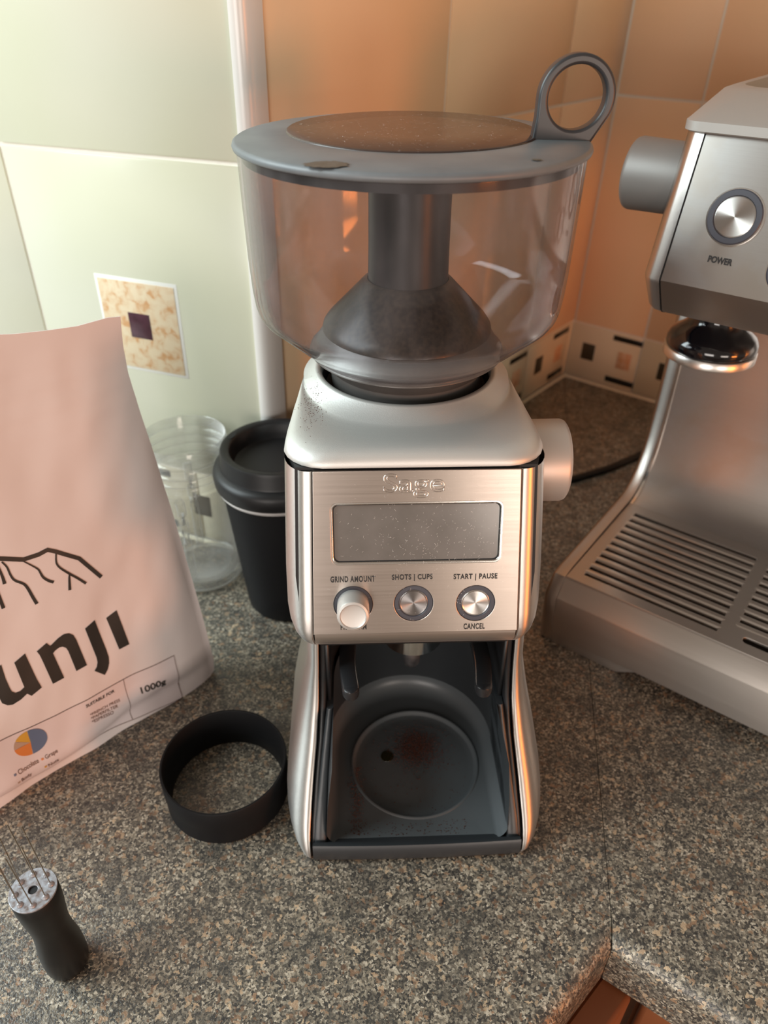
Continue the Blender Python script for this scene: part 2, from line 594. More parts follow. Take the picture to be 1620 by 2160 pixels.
def border(W, a0, a1, joint, first_dark, period=0.0975):
    """low border row: cream tiles with dark squares, orange squares and black bars"""
    k = math.floor((a0 - joint) / period)
    x = joint + k * period
    while x < a1:
        l, r = max(x + .0009, a0), min(x + period - .0009, a1)
        if r - l > .01:
            W.piece('border_tile', l, r, 0.003, 0.0712, m_tile_b)
        x += period
    k = math.floor((a0 - first_dark) / period)
    x = first_dark + k * period
    while x < a1:
        if a0 + .008 < x < a1 - .008:
            W.piece('mosaic_square', x - .0083, x + .0083, .0285, .0495, m_tcol[1], .0019, .0025, .0004, 'dark olive mosaic square')
        y = x + .0465
        if a0 + .018 < y < a1 - .018:
            W.piece('mosaic_square', y - .0085, y + .0085, .0285, .0495, m_tcol[2], .0019, .0025, .0004, 'orange mosaic square')
            W.piece('mosaic_bar', y - .0182, y + .0182, .0620, .0685, m_tcol[0], .0019, .0025, .0004, 'black mosaic bar')
            W.piece('mosaic_bar', y - .0182, y + .0182, .0083, .0155, m_tcol[0], .0019, .0025, .0004, 'black mosaic bar')
        x += period

ZR = [0.0724, 0.3178, 0.5630, 0.8080]
G = 0.0014
W1 = Wall('wall_left', (-.0952, .5135), (-.9376, .3472), (-.3472, -.9376), 0.0, 1.05, 'cream tiled wall on the left with a square decorative inset')
for j in range(3):
    for i in range(5):
        a0, a1 = 0.0010 + i * .1925, .0010 + (i + 1) * .1925
        W1.piece('wall_tile', a0 + (G if i else 0), a1 - G, ZR[j] + G, ZR[j + 1] - G, m_tile)
border(W1, 0.001, .96, -.0280, .0670)
W1.piece('inset_grout', .0622, .1335, .1605, .2345, m_grout_w, .0019, .0025, .0006, 'white grout frame round the inset')
W1.piece('decor_inset', .0648, .1308, .1632, .2318, m_inset, .0019, .0032, .0006, 'marbled peach and terracotta inset tile')
W1.piece('decor_jewel', .0882, .1090, .1878, .2092, m_plum, .0030, .0046, .0028, 'small plum bevelled square at the centre of the inset')
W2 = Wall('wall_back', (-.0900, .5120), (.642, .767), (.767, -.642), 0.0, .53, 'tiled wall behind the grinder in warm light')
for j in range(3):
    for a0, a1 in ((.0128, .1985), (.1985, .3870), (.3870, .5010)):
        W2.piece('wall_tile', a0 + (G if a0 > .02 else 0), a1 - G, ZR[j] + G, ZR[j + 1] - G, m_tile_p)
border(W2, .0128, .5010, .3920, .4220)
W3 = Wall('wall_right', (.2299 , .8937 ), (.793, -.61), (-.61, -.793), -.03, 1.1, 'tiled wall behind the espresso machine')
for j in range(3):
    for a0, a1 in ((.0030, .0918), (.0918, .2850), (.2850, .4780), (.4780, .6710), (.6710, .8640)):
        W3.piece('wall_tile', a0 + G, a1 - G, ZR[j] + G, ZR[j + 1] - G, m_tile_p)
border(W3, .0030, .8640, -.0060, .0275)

# rounded white trim on the outer corner between the left and the back wall
def corner_trim():
    P1 = lambda z: W1.at(0.0012, z, .0036)
    P2 = lambda z: W2.at(.0128, z, .0034)
    Cn = lambda z: Vector((-.0902, .5117, 0)) + LV * z + (W1.n + W2.n) * .0042
    rings = []
    for z in (-.002, .95):
        r = []
        for k in range(13):
            t = k / 12
            r.append(P1(z) * (1 - t) ** 2 + Cn(z) * (2 * t * (1 - t)) + P2(z) * t * t)
        r += [P2(z) - W2.n * .006, P1(z) - W1.n * .006]
        rings.append(r)
    V, F = loft(rings, True, True, True)
    o = mesh('trim_1', V, F, m_trim, angle=60)
    tag(o, 'white rounded tile trim up the outer wall corner', kind='structure')
corner_trim()
# sealant bead along the foot of the walls
def bead(W, a0, a1, name):
    V, F = [], []
    rings = []
    for a in (a0, a1):
        c = W.at(a, .0, .0034)
        rings.append([c, c + W.n * .0022, c + W.n * .0018 + Vector((0, 0, .001)), c + W.n * .0006 + Vector((0, 0, .0022)), c + Vector((0, 0, .0028))])
    V, F = loft(rings, True, True, True)
    o = mesh(name, V, F, m_tile_b, angle=80)
    tag(o, kind='structure')
bead(W1, .004, .95, 'sealant_left')
bead(W2, .012, .498, 'sealant_back')
bead(W3, .004, 1.0, 'sealant_right')
V, F = box(-2.2, 2.4, -2.4, 1.6, -.93, -.90)
tag(mesh('floor', V, F, m_floor, smooth=False), 'brown kitchen floor far below the worktop', kind='structure')

# ================================================================ WORKTOPS
def worktop(name, poly, front, label, edge_r=.010, thick=.038):
    """poly counter-clockwise; 'front' = indices i of edges (i,i+1) that are rounded over"""
    bm = bmesh.new()
    top = [bm.verts.new((x, y, 0)) for x, y in poly]
    bot = [bm.verts.new((x, y, -thick)) for x, y in poly]
    bm.faces.new(top)
    bm.faces.new(bot[::-1])
    n = len(poly)
    for i in range(n):
        bm.faces.new((top[i], bot[i], bot[(i + 1) % n], top[(i + 1) % n]))
    bm.edges.ensure_lookup_table()
    es = [e for e in bm.edges if any(set(e.verts) == {top[i], top[(i + 1) % n]} for i in front)]
    bmesh.ops.bevel(bm, geom=es, offset=edge_r, segments=6, profile=0.5, affect='EDGES')
    bmesh.ops.recalc_face_normals(bm, faces=bm.faces)
    me = bpy.data.meshes.new(name)
    bm.to_mesh(me)
    bm.free()
    o = link(name, me, m_granite, angle=40)
    tag(o, label, 'worktop')
    return o
NX, NY = .1225, .1905
c2 = W3.at(0, 0)
lp = [(NX, NY), (c2.x, c2.y), (-.0902, .5117), (-1.08, .878), (-1.08, -.46), (NX - .72 * .80, NY - .70 * .80)]
worktop('worktop', lp, [5], 'speckled granite-look worktop under the grinder and coffee bag')
rp = [(NX + .0004, NY - .0002), (NX + .82 * .85, NY - .57 * .85), (1.10, .05), (c2.x + .793 * 1.05, c2.y - .61 * 1.05), (c2.x + .0004, c2.y)]
worktop('worktop', rp, [0], 'speckled granite-look worktop under the espresso machine, front right')

# cabinets below, seen in the notch between the worktops
def cabinet(loc, rz, w_, label, hinge):
    t = empty('base_cabinet', loc, rz)
    tag(t, label, 'cabinet')
    V, F = box(0.002 if hinge > 0 else -w_, w_ if hinge > 0 else 0, .0195, .22, -.86, -.0395)
    o = mesh('body', V, F, m_wood, t, smooth=False)
    x0, x1 = (0.004, w_ - .005) if hinge > 0 else (-w_ + .005, -0.0)
    V, F = box(x0, x1, .0, .019, -.80, -.046 if hinge > 0 else -.0405)
    d = bevelled(mesh('door', V, F, m_wood, t, smooth=True), .003, 2)
    return t
a1 = atan2(-.57, .82)
n1 = Vector((sin(a1), -cos(a1), 0))
cabinet((.1420, .1838, 0), a1, .60, 'orange-brown wooden base cabinet under the right worktop', 1)
a2 = atan2(.70, .72)
cabinet((.1395, .1832, 0), a2, .60, 'dark-shaded wooden base cabinet under the left worktop', -1)

# ================================================================ COFFEE GRINDER
GR = empty('coffee_grinder', (.0155, .300, 0), radians(2.5))
tag(GR, 'stainless steel coffee grinder with clear bean hopper in the centre', 'coffee grinder')
CX = -0.001
YB = .150           # back of the body
def interp(x, xs, ys):
    if xs[0] > xs[-1]: xs, ys = xs[::-1], ys[::-1]
    if x <= xs[0]: return ys[0]
    if x >= xs[-1]: return ys[-1]
    for i in range(len(xs) - 1):
        if xs[i] <= x <= xs[i + 1]:
            t = (x - xs[i]) / (xs[i + 1] - xs[i])
            return ys[i] + (ys[i + 1] - ys[i]) * t

# panel plane in grinder coordinates: A at the top, going down along DN
PA = Vector((CX, -.0110, .2320))
PB = Vector((CX, -.0350, .1500))
DN = (PB - PA).normalized()
NO = Vector((1, 0, 0)).cross(-DN)
if NO.y > 0: NO = -NO
def pm(x, d, off=0.0):
    """matrix of a frame lying on the panel: X right, Y up the panel, Z out of it"""
    M = Matrix.Identity(4)
    p = PA + Vector((x, 0, 0)) + DN * d + NO * off
    X, Y, Z = Vector((1, 0, 0)), -DN, NO
    for i in range(3):
        M[i][0], M[i][1], M[i][2], M[i][3] = X[i], Y[i], Z[i], p[i]
    return M
def onpanel(name, me, mat, parent, x, d, off=0.0, **kw):
    o = link(name, me, mat, parent, **kw)
    o.matrix_local = pm(x, d, off)
    return o

zz = [.1372, .1376, .1385, .1395, .1415, .1445, .1485, .1535, .160, .180, .210, .2310]
def yfront(z):
    if z > .1525: return interp(z, [.150, .232], [-.035, -.011])
    return interp(z, [.1372, .1378, .1390, .1415, .1455, .150, .1525], [-.0215, -.0245, -.0275, -.0308, -.0336, -.0346, -.0343])
def halfw(z):
    return interp(z, [.1372, .1385, .1415, .1445, .1485, .1535, .160, .180, .232], [.0490, .0520, .0555, .0585, .0605, .0622, .0630, .0630, .0612])
def taper(y): return interp(y, [.0, .02, .04, .06, .08, .10, .125, .143, .150], [1, .985, .955, .915, .86, .79, .64, .40, .18])
def wrap(side):
    rings = []
    for z in zz:
        yf, hw = yfront(z), halfw(z)
        xp = interp(z, [.1385, .150, .232], [.0485, .0503, .0480])
        rc = min(.016, hw - xp + .004)
        pts = [(xp, yf + .004), (xp, yf + .0006), (xp + .0006, yf)]
        x_in = hw - rc
        if x_in > xp + .001: pts.append((x_in, yf))
        else: pts.append((xp + .0012, yf))
        for k in range(1, 9):
            a = radians(90 * k / 8)
            pts.append((max(x_in, xp + .0012) + (hw - max(x_in, xp + .0012)) * sin(a), yf + rc * (1 - cos(a))))
        for yy in (.02, .04, .053, .065, .077, .09, .10, .113, .125, .134, .143, .1485):
            pts.append((hw * taper(yy), yy))
        pts.append((0, YB))
        rings.append([(CX + side * x, y, z) for x, y in pts])
    V, F = loft(rings, False)
    o = mesh('side_wrap', V, F, m_wrap, GR, angle=40)
wrap(-1)
wrap(1)
# dark inner core behind the gaps
rings = []
for z in (.1390, .150, .180, .2322):
    yf, hw = yfront(max(z, .1415)) + .0016, halfw(z) - .0018
    side_ = [(hw - .004, yf), (hw, yf + .014)] + [(hw * taper(yy) - .0005, yy) for yy in (.03, .053, .077, .10, .125, .142)]
    rings.append([(CX + x, y, z) for x, y in side_] + [(CX - x, y, z) for x, y in side_[::-1]])
V, F = loft(rings, True, True, True)
mesh('inner_core', V, F, m_gap, GR, smooth=False)

# front panel with cut-outs, then the rolled lip under it
PW0, PW1, PL = .0472, .0495, .0826
outer = [(-PW0, -.0010), (-PW1, -PL), (PW1, -PL), (PW0, -.0010)]
holes = [rrect(-.0402, .0402, -.0466, -.0156, .0035)]
BT = [(-.0303, .0670), (-.0012, .0672), (.0288, .0678)]
for bx, bd in BT: holes.append(circ(bx, -bd, .0097))
me = curve2d([outer] + holes, extrude=.0008, bevel=.0003)
panel = onpanel('front_panel', me, m_panel, GR, 0, 0, .0002, angle=50)
me = curve2d([rrect(-.0408, .0408, -.0472, -.0150, .0041), rrect(-.0394, .0394, -.0458, -.0164, .003)], extrude=.0003, bevel=.0005)
onpanel('screen_surround', me, m_chrome, GR, 0, 0, .0004, angle=60)
me = curve2d([rrect(-.0397, .0397, -.0461, -.0161, .0032), rrect(-.0385, .0385, -.0449, -.0173, .0025)], extrude=.0006)
onpanel('screen_gasket', me, m_gap, GR, 0, 0, -.0004)
me = curve2d([rrect(-.0389, .0389, -.0453, -.0169, .0026)], extrude=.0005)
onpanel('display_screen', me, m_screen, GR, 0, 0, -.0004, angle=50)['label'] = 'blank grey display'
lipp = []
for z in (.1524, .1510, .1500, .1478, .1455, .1435, .1415, .1400, .1390, .1382, .1378, .1373): lipp.append((yfront(z) , z))
lipp += [(.0, .1372), (.0, .1524)]
V, F = prism_x(lipp, CX - .0494, CX + .0494)
mesh('lower_lip', V, F, m_panel, GR, angle=50)
# lettering and logo
def ptext(s, x0, x1, d, h, bold=.032):
    me = text_mesh(s, x1 - x0, h, bold, spacing=1.14)
    onpanel('lettering', me, m_ink, panel, 0, 0).matrix_local = panel.matrix_local.inverted() @ pm(x0, d, .00145)
ptext('GRIND AMOUNT', -.0408, -.0196, .0553, .0031)
ptext('SHOTS | CUPS', -.0117, .0077, .0554, .0036)
ptext('START | PAUSE', .0177, .0387, .0557, .0036)
ptext('PROGRAM', -.0366, -.0240, .0805, .0030)
ptext('CANCEL', .0233, .0337, .0816, .0031)
me = text_mesh('Sage', .0283, .0120, outline=.022, spacing=1.02)
o = onpanel('logo_lettering', me, plain('embossed_steel', (0.66, 0.60, 0.56, 1), 0.22, 1.0), panel, 0, 0, angle=70)
o.matrix_local = panel.matrix_local.inverted() @ pm(-.0157, .0140, .00125)
# buttons
def button(x, d, mat_face, knob=False, r=.0095):
    V, F = lathe([(r, -.002), (r, .0006), (r - .0004, .0010), (r - .0022, .0010), (r - .0026, .0006), (r - .0026, -.002)], 48)
    ring = mesh('dial_ring' if knob else 'button_ring', V, F, m_btnring, GR)
    ring.matrix_local = pm(x, d)
    V, F = lathe([(r + .0006, .0002), (r + .0005, .0010), (r + .0001, .0010), (r, .0)], 48)
    h = mesh('bezel', V, F, m_chrome, ring)
    if knob:
        V, F = lathe([(.0076, -.001), (.0076, .0130), (.0072, .0140), (.0062, .0144), (.0058, .0139), (.0050, .0137), (.0002, .0137)], 48, cap1=True)
        k = mesh('selector_knob', V, F, m_knobm, ring)
    else:
        V, F = lathe([(r - .0026, -.001), (r - .0026, .0006), (r - .0030, .0009), (r - .0034, .0007), (.0001, .0007)], 48, cap1=True)
        k = mesh('button_cap', V, F, mat_face, ring, angle=12)
m_spun_dull = m_spun.copy()
m_spun_dull.name = 'smoked_spun_button'
m_spun_dull.node_tree.nodes['Principled BSDF'].inputs['Base Color'].default_value = (0.30, 0.28, 0.275, 1)
m_spun_dull.node_tree.nodes['Principled BSDF'].inputs['Roughness'].default_value = 0.38
button(*BT[0], None, True)
button(*BT[1], m_spun_dull)
button(*BT[2], m_spun)

# silver top housing: rounded square at the seam rising to the round hopper seat
AX, AY = CX - .0004, .0721
def rr_polar(ang, hw, y0, y1, rc):
    """distance from the hopper axis to the tapered rounded plan in direction ang (binary search)"""
    def inside(x, y):
        if abs(x) > hw * taper(y) or y < y0 or y > y1: return False
        if y > .06: return True
        cx, cy = hw - rc, None
        if abs(x) > cx:
            if y < y0 + rc: return (abs(x) - cx) ** 2 + (y - y0 - rc) ** 2 <= rc * rc
            if y > y1 - rc: return (abs(x) - cx) ** 2 + (y - y1 + rc) ** 2 <= rc * rc
        return True
    lo, hi = 0.0, .2
    for _ in range(26):
        m_ = (lo + hi) / 2
        if inside(m_ * cos(ang), AY + m_ * sin(ang)): lo = m_
        else: hi = m_
    return lo
SEG = 120
base_r = [rr_polar(2 * pi * j / SEG, .0614, -.0112, YB, .020) for j in range(SEG)]
def caprow(k, z, rc=.0545, dr=0.0):
    return [(AX + (base_r[j] * (1 - k) + rc * k + dr) * cos(2 * pi * j / SEG), AY + (base_r[j] * (1 - k) + rc * k + dr) * sin(2 * pi * j / SEG), z) for j in range(SEG)]
rows = [caprow(0, .2322, dr=-.0010), caprow(0, .2325), caprow(0.0, .2335), caprow(.02, .2353), caprow(.06, .2371), caprow(.13, .2386), caprow(.24, .2397), caprow(.38, .2401),
        caprow(.52, .2400), caprow(.66, .2398), caprow(.78, .2398), caprow(.87, .2404), caprow(.93, .2416), caprow(1, .2436, .0496), caprow(1, .2447, .0486), caprow(1, .2452, .0472), caprow(1, .2449, .0458),
        caprow(1, .2438, .0450), caprow(1, .2380, .0446)]
V, F = loft(rows)
mesh('top_housing', V, F, m_silver, GR, angle=60)
V, F = lathe([(.0446, .2400), (.0430, .2350), (.0400, .2335), (.001, .2335)], 64, (AX, AY), cap1=True)
mesh('hopper_seat', V, F, m_gap, GR)

# adjustment dial on the right side
dial = empty('tmp_dial')
bpy.data.objects.remove(dial)
def cyl_x(prof, cy, cz, seg=64, cap0=True, cap1=True):
    rings = [[(x, cy + r * cos(2 * pi * j / seg), cz + r * sin(2 * pi * j / seg)) for j in range(seg)] for x, r in prof]
    return loft(rings, True, cap0, cap1)
V, F = cyl_x([(.0500, .0214), (.0778, .0217), (.0794, .0211), (.0802, .0200), (.0797, .0192), (.0797, .0010)], .036, .2065)
mesh('grind_dial', V, F, m_knobm, GR)

# side shells of the base
BX = .0024
def wl(rows, n_arc=6):
    """rows: z, yf, inner half, outer half"""
ZI = [0.0, .004, .010, .016, .022, .030, .040, .050, .061, .072, .083, .095, .107, .124, .142]
YF = {.0: -.0600, .004: -.0632}
def yprof(z):
    return interp(z, [0, .003, .008, .015, .030, .045, .060, .075, .090, .110, .142], [-.0610, -.0625, -.0625, -.0590, -.0490, -.0385, -.0285, -.0205, -.0160, -.0135, -.0125])
def inner(z): return interp(z, [0, .018, .041, .061, .083, .124, .142], [.0606, .0608, .0585, .0560, .0543, .0528, .0525])
def outer_(z): return interp(z, [0, .004, .012, .020, .027, .039, .061, .084, .107, .142], [.0620, .0665, .0718, .0742, .0750, .0740, .0700, .0648, .0600, .0585])
def side_shell(side):
    rings = []
    for z in ZI:
        yf, xi, xo = yprof(z), inner(z), outer_(z)
        t = xo - xi
        pts = [(xi, yf + .006), (xi, yf + .0004), (xi + .0005, yf)]
        ry = max(.006, t * 1.5)
        for k in range(1, 11):
            a = radians(90 * k / 10)
            pts.append((xi + .0008 + (t - .0008) * sin(a), yf + ry * (1 - cos(a))))
        for yy, ff in ((.045, 1), (.065, .90), (.085, .82), (.105, .74), (.125, .60), (.143, .38)):
            pts.append((xo * ff if yy > .05 else xo, yy))
        pts.append((0, YB))
        rings.append([(BX + side * x, y, z) for x, y in pts])
    V, F = loft(rings, False)
    mesh('base_side_shell', V, F, m_shell, GR, angle=50)
side_shell(-1)
side_shell(1)
# black surround walls, just inside the shells, and the removable tray walls
def wall_o(z): return interp(z, [0, .018, .045, .078, .09], [.0590, .0588, .0548, .0500, .0490])
def wall_i(z): return interp(z, [0, .018, .045, .078, .09], [.0516, .0514, .0497, .0463, .0455])
def side_wall(name, side, zs, t0, t1, dy, mat, zfn=None, par=None, x_abs=None):
    rings = []
    for z in zs:
        xo, xi = (inner(z) - t0, inner(z) - t1) if x_abs is None else (wall_o(z), wall_i(z))
        yf = yprof(z) + dy
        rings.append([(BX + side * xo, yf + .001, z), (BX + side * (xo - .001), yf, z), (BX + side * (xi + .001), yf, z), (BX + side * xi, yf + .0012, z), (BX + side * xi, .10, z), (BX + side * xo, .10, z)])
    V, F = loft(rings, True, True, True)
    return mesh(name, V, F, mat, par or GR, angle=50)
zsu = [.002, .008, .015, .022, .030, .040, .050, .061, .072, .083, .095, .110, .125, .1388]
for s_ in (-1, 1):
    side_wall('tray_surround', s_, zsu, .0007, .0042, .0018, m_black)
# cavity wall behind (concave) above the tray
def u_curve(hx, y0, yc, yb, n=56):
    pts = [(-hx, y0 + (yc - y0) * k / 14) for k in range(14)]
    for k in range(n + 1):
        a = pi - pi * k / n
        pts.append((hx * cos(a), yc + (yb - yc) * sin(a)))
    pts += [(hx, y0 + (yc - y0) * k / 14) for k in range(13, -1, -1)]
    return pts
rings = []
for z in (.070, .100, .1388):
    rings.append([(BX + x, y, z) for x, y in u_curve(.0476, -.012, .008, .062)])
V, F = loft(rings, False)
o = mesh('cavity_wall', V, F, m_black, GR)
sol = o.modifiers.new('s', 'SOLIDIFY'); sol.thickness = .002; sol.offset = 1
V, F = box(CX - .056, CX + .056, -.022, .10, .1360, .1388)
mesh('head_underside', V, F, m_gap, GR, smooth=False)
V, F = box(BX - .040, BX + .040, .066, .118, .002, .1388)
mesh('rear_housing', V, F, m_black, GR, smooth=False)
V, F = box(BX - .056, BX + .056, -.056, .062, .0005, .003)
mesh('base_plate', V, F, m_gap, GR, smooth=False)

# catch tray: floor with a round recess, filleted wall, low front lip
TY = -.0600
rings = []
fl = .0105
def urow(h, inset, dropf=0):
    pts = u_curve((wall_i(h) if inset <= 0 else wall_i(fl)) - inset * .60, -.0585, .004, .057 - inset)
    return [(BX + x, y, h) for x, y in pts]
R_f = .011
V, F = loft([urow(.078, 0), urow(.060, 0), urow(.045, 0), urow(fl + R_f, 0)], False)
tray_back = (V, F)
rings = [urow(fl + R_f, 0)]
for k in range(1, 8):
    a = radians(90 * k / 7)
    rings.append(urow(fl + R_f * (1 - sin(a)), R_f * (1 - cos(a))))
V, F = loft(rings, False)
n0 = len(rings[0])
ORIG = len(V)
# floor: fan grid from last ring to the recess circle
last = rings[-1]
RC = (BX + .0026, -.0050)
def polar_ring(r, z):
    return [(RC[0] + r * cos(t), RC[1] + r * sin(t), z) for t in angs]
import bisect
# close the floor outline (front edge) and resample by angle about the recess centre
outline = list(last)
fr = [(outline[-1][0] + (outline[0][0] - outline[-1][0]) * k / 30, outline[0][1], fl) for k in range(1, 30)]
outline = outline + fr
angs = [atan2(p[1] - RC[1], p[0] - RC[0]) for p in outline]
R2 = [outline] + [polar_ring(r, z) for r, z in ((.0405, fl), (.0400, fl + .0006), (.0393, fl + .0008), (.0385, fl + .0004), (.0378, fl - .0014), (.0368, fl - .0018), (.0330, fl - .0018), (.001, fl - .0018))]
V2, F2 = loft(R2, True, False, True)
F2 = [tuple(i + ORIG for i in f) for f in F2]
tray = mesh('catch_tray', V + V2, F + F2, m_tray_pl, GR, angle=50)
mesh('inner_wall', tray_back[0], tray_back[1], m_tray_shade, tray, angle=60)  # same piece as the tray, recess shade put into its colour
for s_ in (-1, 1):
    side_wall('tray_side_wall', s_, [.0045, .008, .015, .022, .030, .040, .050, .061, .070, .078], .0078, .0, .0012, m_tray_shade, par=tray, x_abs=.0505)
# front lip
lp_ = []
for k in range(13):
    t = -1 + 2 * k / 12
    lp_.append(t)
rings = []
for t in lp_:
    x = BX + .0592 * t
    b = .0012 * (1 - t * t)
    rings.append([(x, -.0628 - b, .0015), (x, -.0640 - b, .005), (x, -.0635 - b, .0125), (x, -.0622 - b, .0142), (x, -.0600 - b, .0140), (x, -.0580, .0110), (x, -.0555, .0104), (x, -.055, .0015)])
V, F = loft(rings, True, True, True)
mesh('tray_lip', V, F, m_tray_shade, tray, angle=50)

# grind outlet and tube, portafilter cradle arms
OX, OY = .0030, .0220
V, F = lathe([(.0178, .1385), (.0180, .1000), (.0180, .0955), (.0165, .0942), (.0120, .0942), (.0115, .1100)], 48, (OX, OY), False, True)
outl = mesh('grind_outlet', V, F, m_chrome, GR)
V, F = lathe([(.0052, .1000), (.0050, .0730), (.0044, .0712), (.0038, .0712), (.0038, .1000)], 32, (OX, OY))
mesh('nozzle', V, F, m_tube, outl)
for s_ in (-1, 1):
    path = smoothpath([(BX + s_ * .0290, .060, .103), (BX + s_ * .0335, .038, .103), (BX + s_ * .0370, .014, .102), (BX + s_ * .0378, -.006, .101), (BX + s_ * .0362, -.0225, .100), (BX + s_ * .0350, -.0285, .100)], 12)
    while (path[-1] - path[-2]).length < .0001: path.pop()
    end, dl = path[-1], (path[-1] - path[-8]).normalized()
    path = [p for p in path if (end - p).length > .0046] + [end - dl * (.0046 * cos(radians(11 * q))) for q in range(0, 9)] + [end]
    rings = []
    for i, p in enumerate(path):
        d = (path[min(i + 1, len(path) - 1)] - path[max(i - 1, 0)]).normalized()
        sd = Vector((d.y, -d.x, 0)).normalized()
        u = i / (len(path) - 1)
        dd = (path[-1] - p).length
        wd = .0046 if dd > .0046 else max(.0006, sqrt(max(0, .0046 ** 2 - (.0046 - dd) ** 2)))
        ring = []
        for q, zq in ((-.9, -.004), (-1, -.003), (-1, .0008), (-.93, .0017), (-.78, .0022), (0, .0023), (.78, .0022), (.93, .0017), (1, .0008), (1, -.003), (.9, -.004)):
            ring.append(p + sd * (wd * q) + Vector((0, 0, zq)))
        rings.append(ring)
    V, F = loft(rings, True, True, True)
    mesh('cradle_arm', V, F, m_arm, GR, angle=60)

# hopper: clear bowl, collar, inner cone and stem, lid
HP = [(.0782, .3515), (.0780, .3300), (.0775, .3050), (.0768, .2900), (.0760, .2830), (.0752, .2800), (.0738, .2778), (.0500, .2566)]
V, F = lathe(HP, 128, (AX, AY))
V2, F2 = lathe([(r - .0016, z + (.0004 if i == len(HP) - 1 else 0)) for i, (r, z) in enumerate(HP)], 128, (AX, AY))
n_ = len(V)
hop = mesh('hopper_bowl', V + V2, F + [tuple(i + n_ for i in f) for f in F2], m_hopper, GR, fix=True, angle=50)
V, F = lathe([(.0425, .2668), (.0484, .2585), (.0502, .2568), (.0505, .2558), (.0490, .2547), (.0468, .2540), (.0452, .2528), (.0440, .2508), (.0424, .2496), (.0412, .2478), (.0402, .2470), (.0396, .2380), (.0380, .2380), (.0400, .2600), (.0425, .2668)], 96, (AX, AY))
mesh('hopper_collar', V, F, m_collar, GR, angle=40)
V, F = lathe([(.0420, .2660), (.0435, .2668), (.0430, .2690), (.0415, .2712), (.0400, .2730), (.0225, .2910), (.0203, .2920), (.0203, .2914)], 96, (AX, AY))
mesh('hopper_cone', V, F, m_cone, GR, angle=40)
V, F = lathe([(.0200, .2890), (.0197, .3100), (.0195, .3500)], 64, (AX, AY))
mesh('hopper_stem', V, F, m_stem, GR)
V, F = lathe([(.0762, .3475), (.0762, .3510), (.001, .3510)], 96, (AX, AY), cap1=True)
V2, F2 = lathe([(.0762, .3475), (.0745, .3475), (.0745, .3495), (.001, .3495)], 96, (AX, AY), cap1=True)
n_ = len(V)
lid_g = mesh('lid_gasket', V + V2, F + [tuple(i + n_ for i in f) for f in F2], m_black, GR)
V, F = lathe([(.0765, .3520), (.0786, .3516), (.0797, .3521), (.0801, .3533), (.0797, .3545), (.0784, .3553), (.0500, .3558), (.001, .3558)], 128, (AX, AY), cap1=True)
lid = mesh('hopper_lid', V, F, m_lid, GR, angle=50)
V, F = lathe([(.0586, .3550), (.0584, .3560), (.0576, .3565), (.0300, .3571), (.001, .3573)], 96, (AX + .0012, AY + .0150), cap1=True)
mesh('lid_window', V, F, m_lens, lid, angle=50)
def stain(cx, cy, rx, ry, seed):
    r3 = random.Random(seed)
    n = 40
    rim = [(cx + rx * cos(2 * pi * k / n) * (1 + r3.uniform(-.10, .22)), cy + ry * sin(2 * pi * k / n) * (1 + r3.uniform(-.10, .22))) for k in range(n)]
    V = [(x, y, .3556 + .0002) for x, y in rim] + [(cx, cy, .35585)]
    mesh('coffee_stain', V, [(k, (k + 1) % n, n) for k in range(n)], m_stain, lid, smooth=False)
m_stain = plain('dried_coffee_stain', (0.085, 0.078, 0.062, 1), 0.5, mottle=(300, (0.12, 0.115, 0.10, 1)))
stain(-.0380, .0072, .0078, .0060, 1)
stain(.0437, .0165, .0018, .0018, 2)
# upright ring handle on the lid
def ring_handle():
    cx, cz, ro, ri = .0688, .3718, .0154, .0127
    n = 56
    out = []
    # outer outline: circle with a foot that widens to the lid
    for k in range(n + 1):
        a = radians(-24 + 204 * k / n)
        out.append((cx + ro * cos(a), cz + ro * sin(a)))
    foot = [(.0534, .3640), (.0526, .3556), (.0768, .3556)]
    poly = out + foot
    me = curve2d([poly, circ(cx, cz, ri + .0011, 48)], extrude=.0024, bevel=.0013, res=4)
    o = link('lid_ring_handle', me, m_ringp, lid, angle=50)
    o.matrix_local = Matrix.Translation((0, .066, 0)) @ Matrix.Rotation(radians(90), 4, 'X')
ring_handle()
# lint on the panel and lid (uncountable), as real little fibres
def lint():
    rnd = random.Random(3)
    V, F = [], []
    Minv = None
    def fib(p, X, Y, N, L):
        a = rnd.uniform(0, 2 * pi)
        bend = rnd.uniform(-1.5, 1.5)
        w_ = rnd.uniform(.000015, .00004)
        b0 = len(V)
        q = p.copy()
        for k in range(4):
            d = X * cos(a) + Y * sin(a)
            sd = X * -sin(a) + Y * cos(a)
            V.append(q + sd * w_ + N * .00012); V.append(q - sd * w_ + N * .00012)
            q = q + d * (L / 3)
            a += bend / 3
        for k in range(3):
            F.append((b0 + 2 * k, b0 + 2 * k + 1, b0 + 2 * k + 3, b0 + 2 * k + 2))
    X = Vector((1, 0, 0))
    for _ in range(700):
        x = rnd.gauss(.012, .026)
        d = rnd.gauss(.036, .022)
        if abs(x) > .046 or not (.002 < d < .082): continue
        onscr = abs(x) < .039 and .0165 < d < .0458
        off = .00045 if onscr else .0014
        fib(PA + X * x + DN * d + NO * off, X, DN, NO, abs(rnd.gauss(.0003, .0005)) + .0001)
    for _ in range(520):
        a = rnd.uniform(0, 2 * pi); r = .056 * sqrt(rnd.random())
        x, y = r * cos(a), r * sin(a)
        fib(Vector((AX + x, AY + .015 + y, .3574)), X, Vector((0, 1, 0)), Vector((0, 0, 1)), abs(rnd.gauss(.0006, .0008)) + .0002)
    o = mesh('dust_lint', V, F, m_lint, GR, smooth=False, fix=False)
    o['kind'] = 'stuff'
lint()
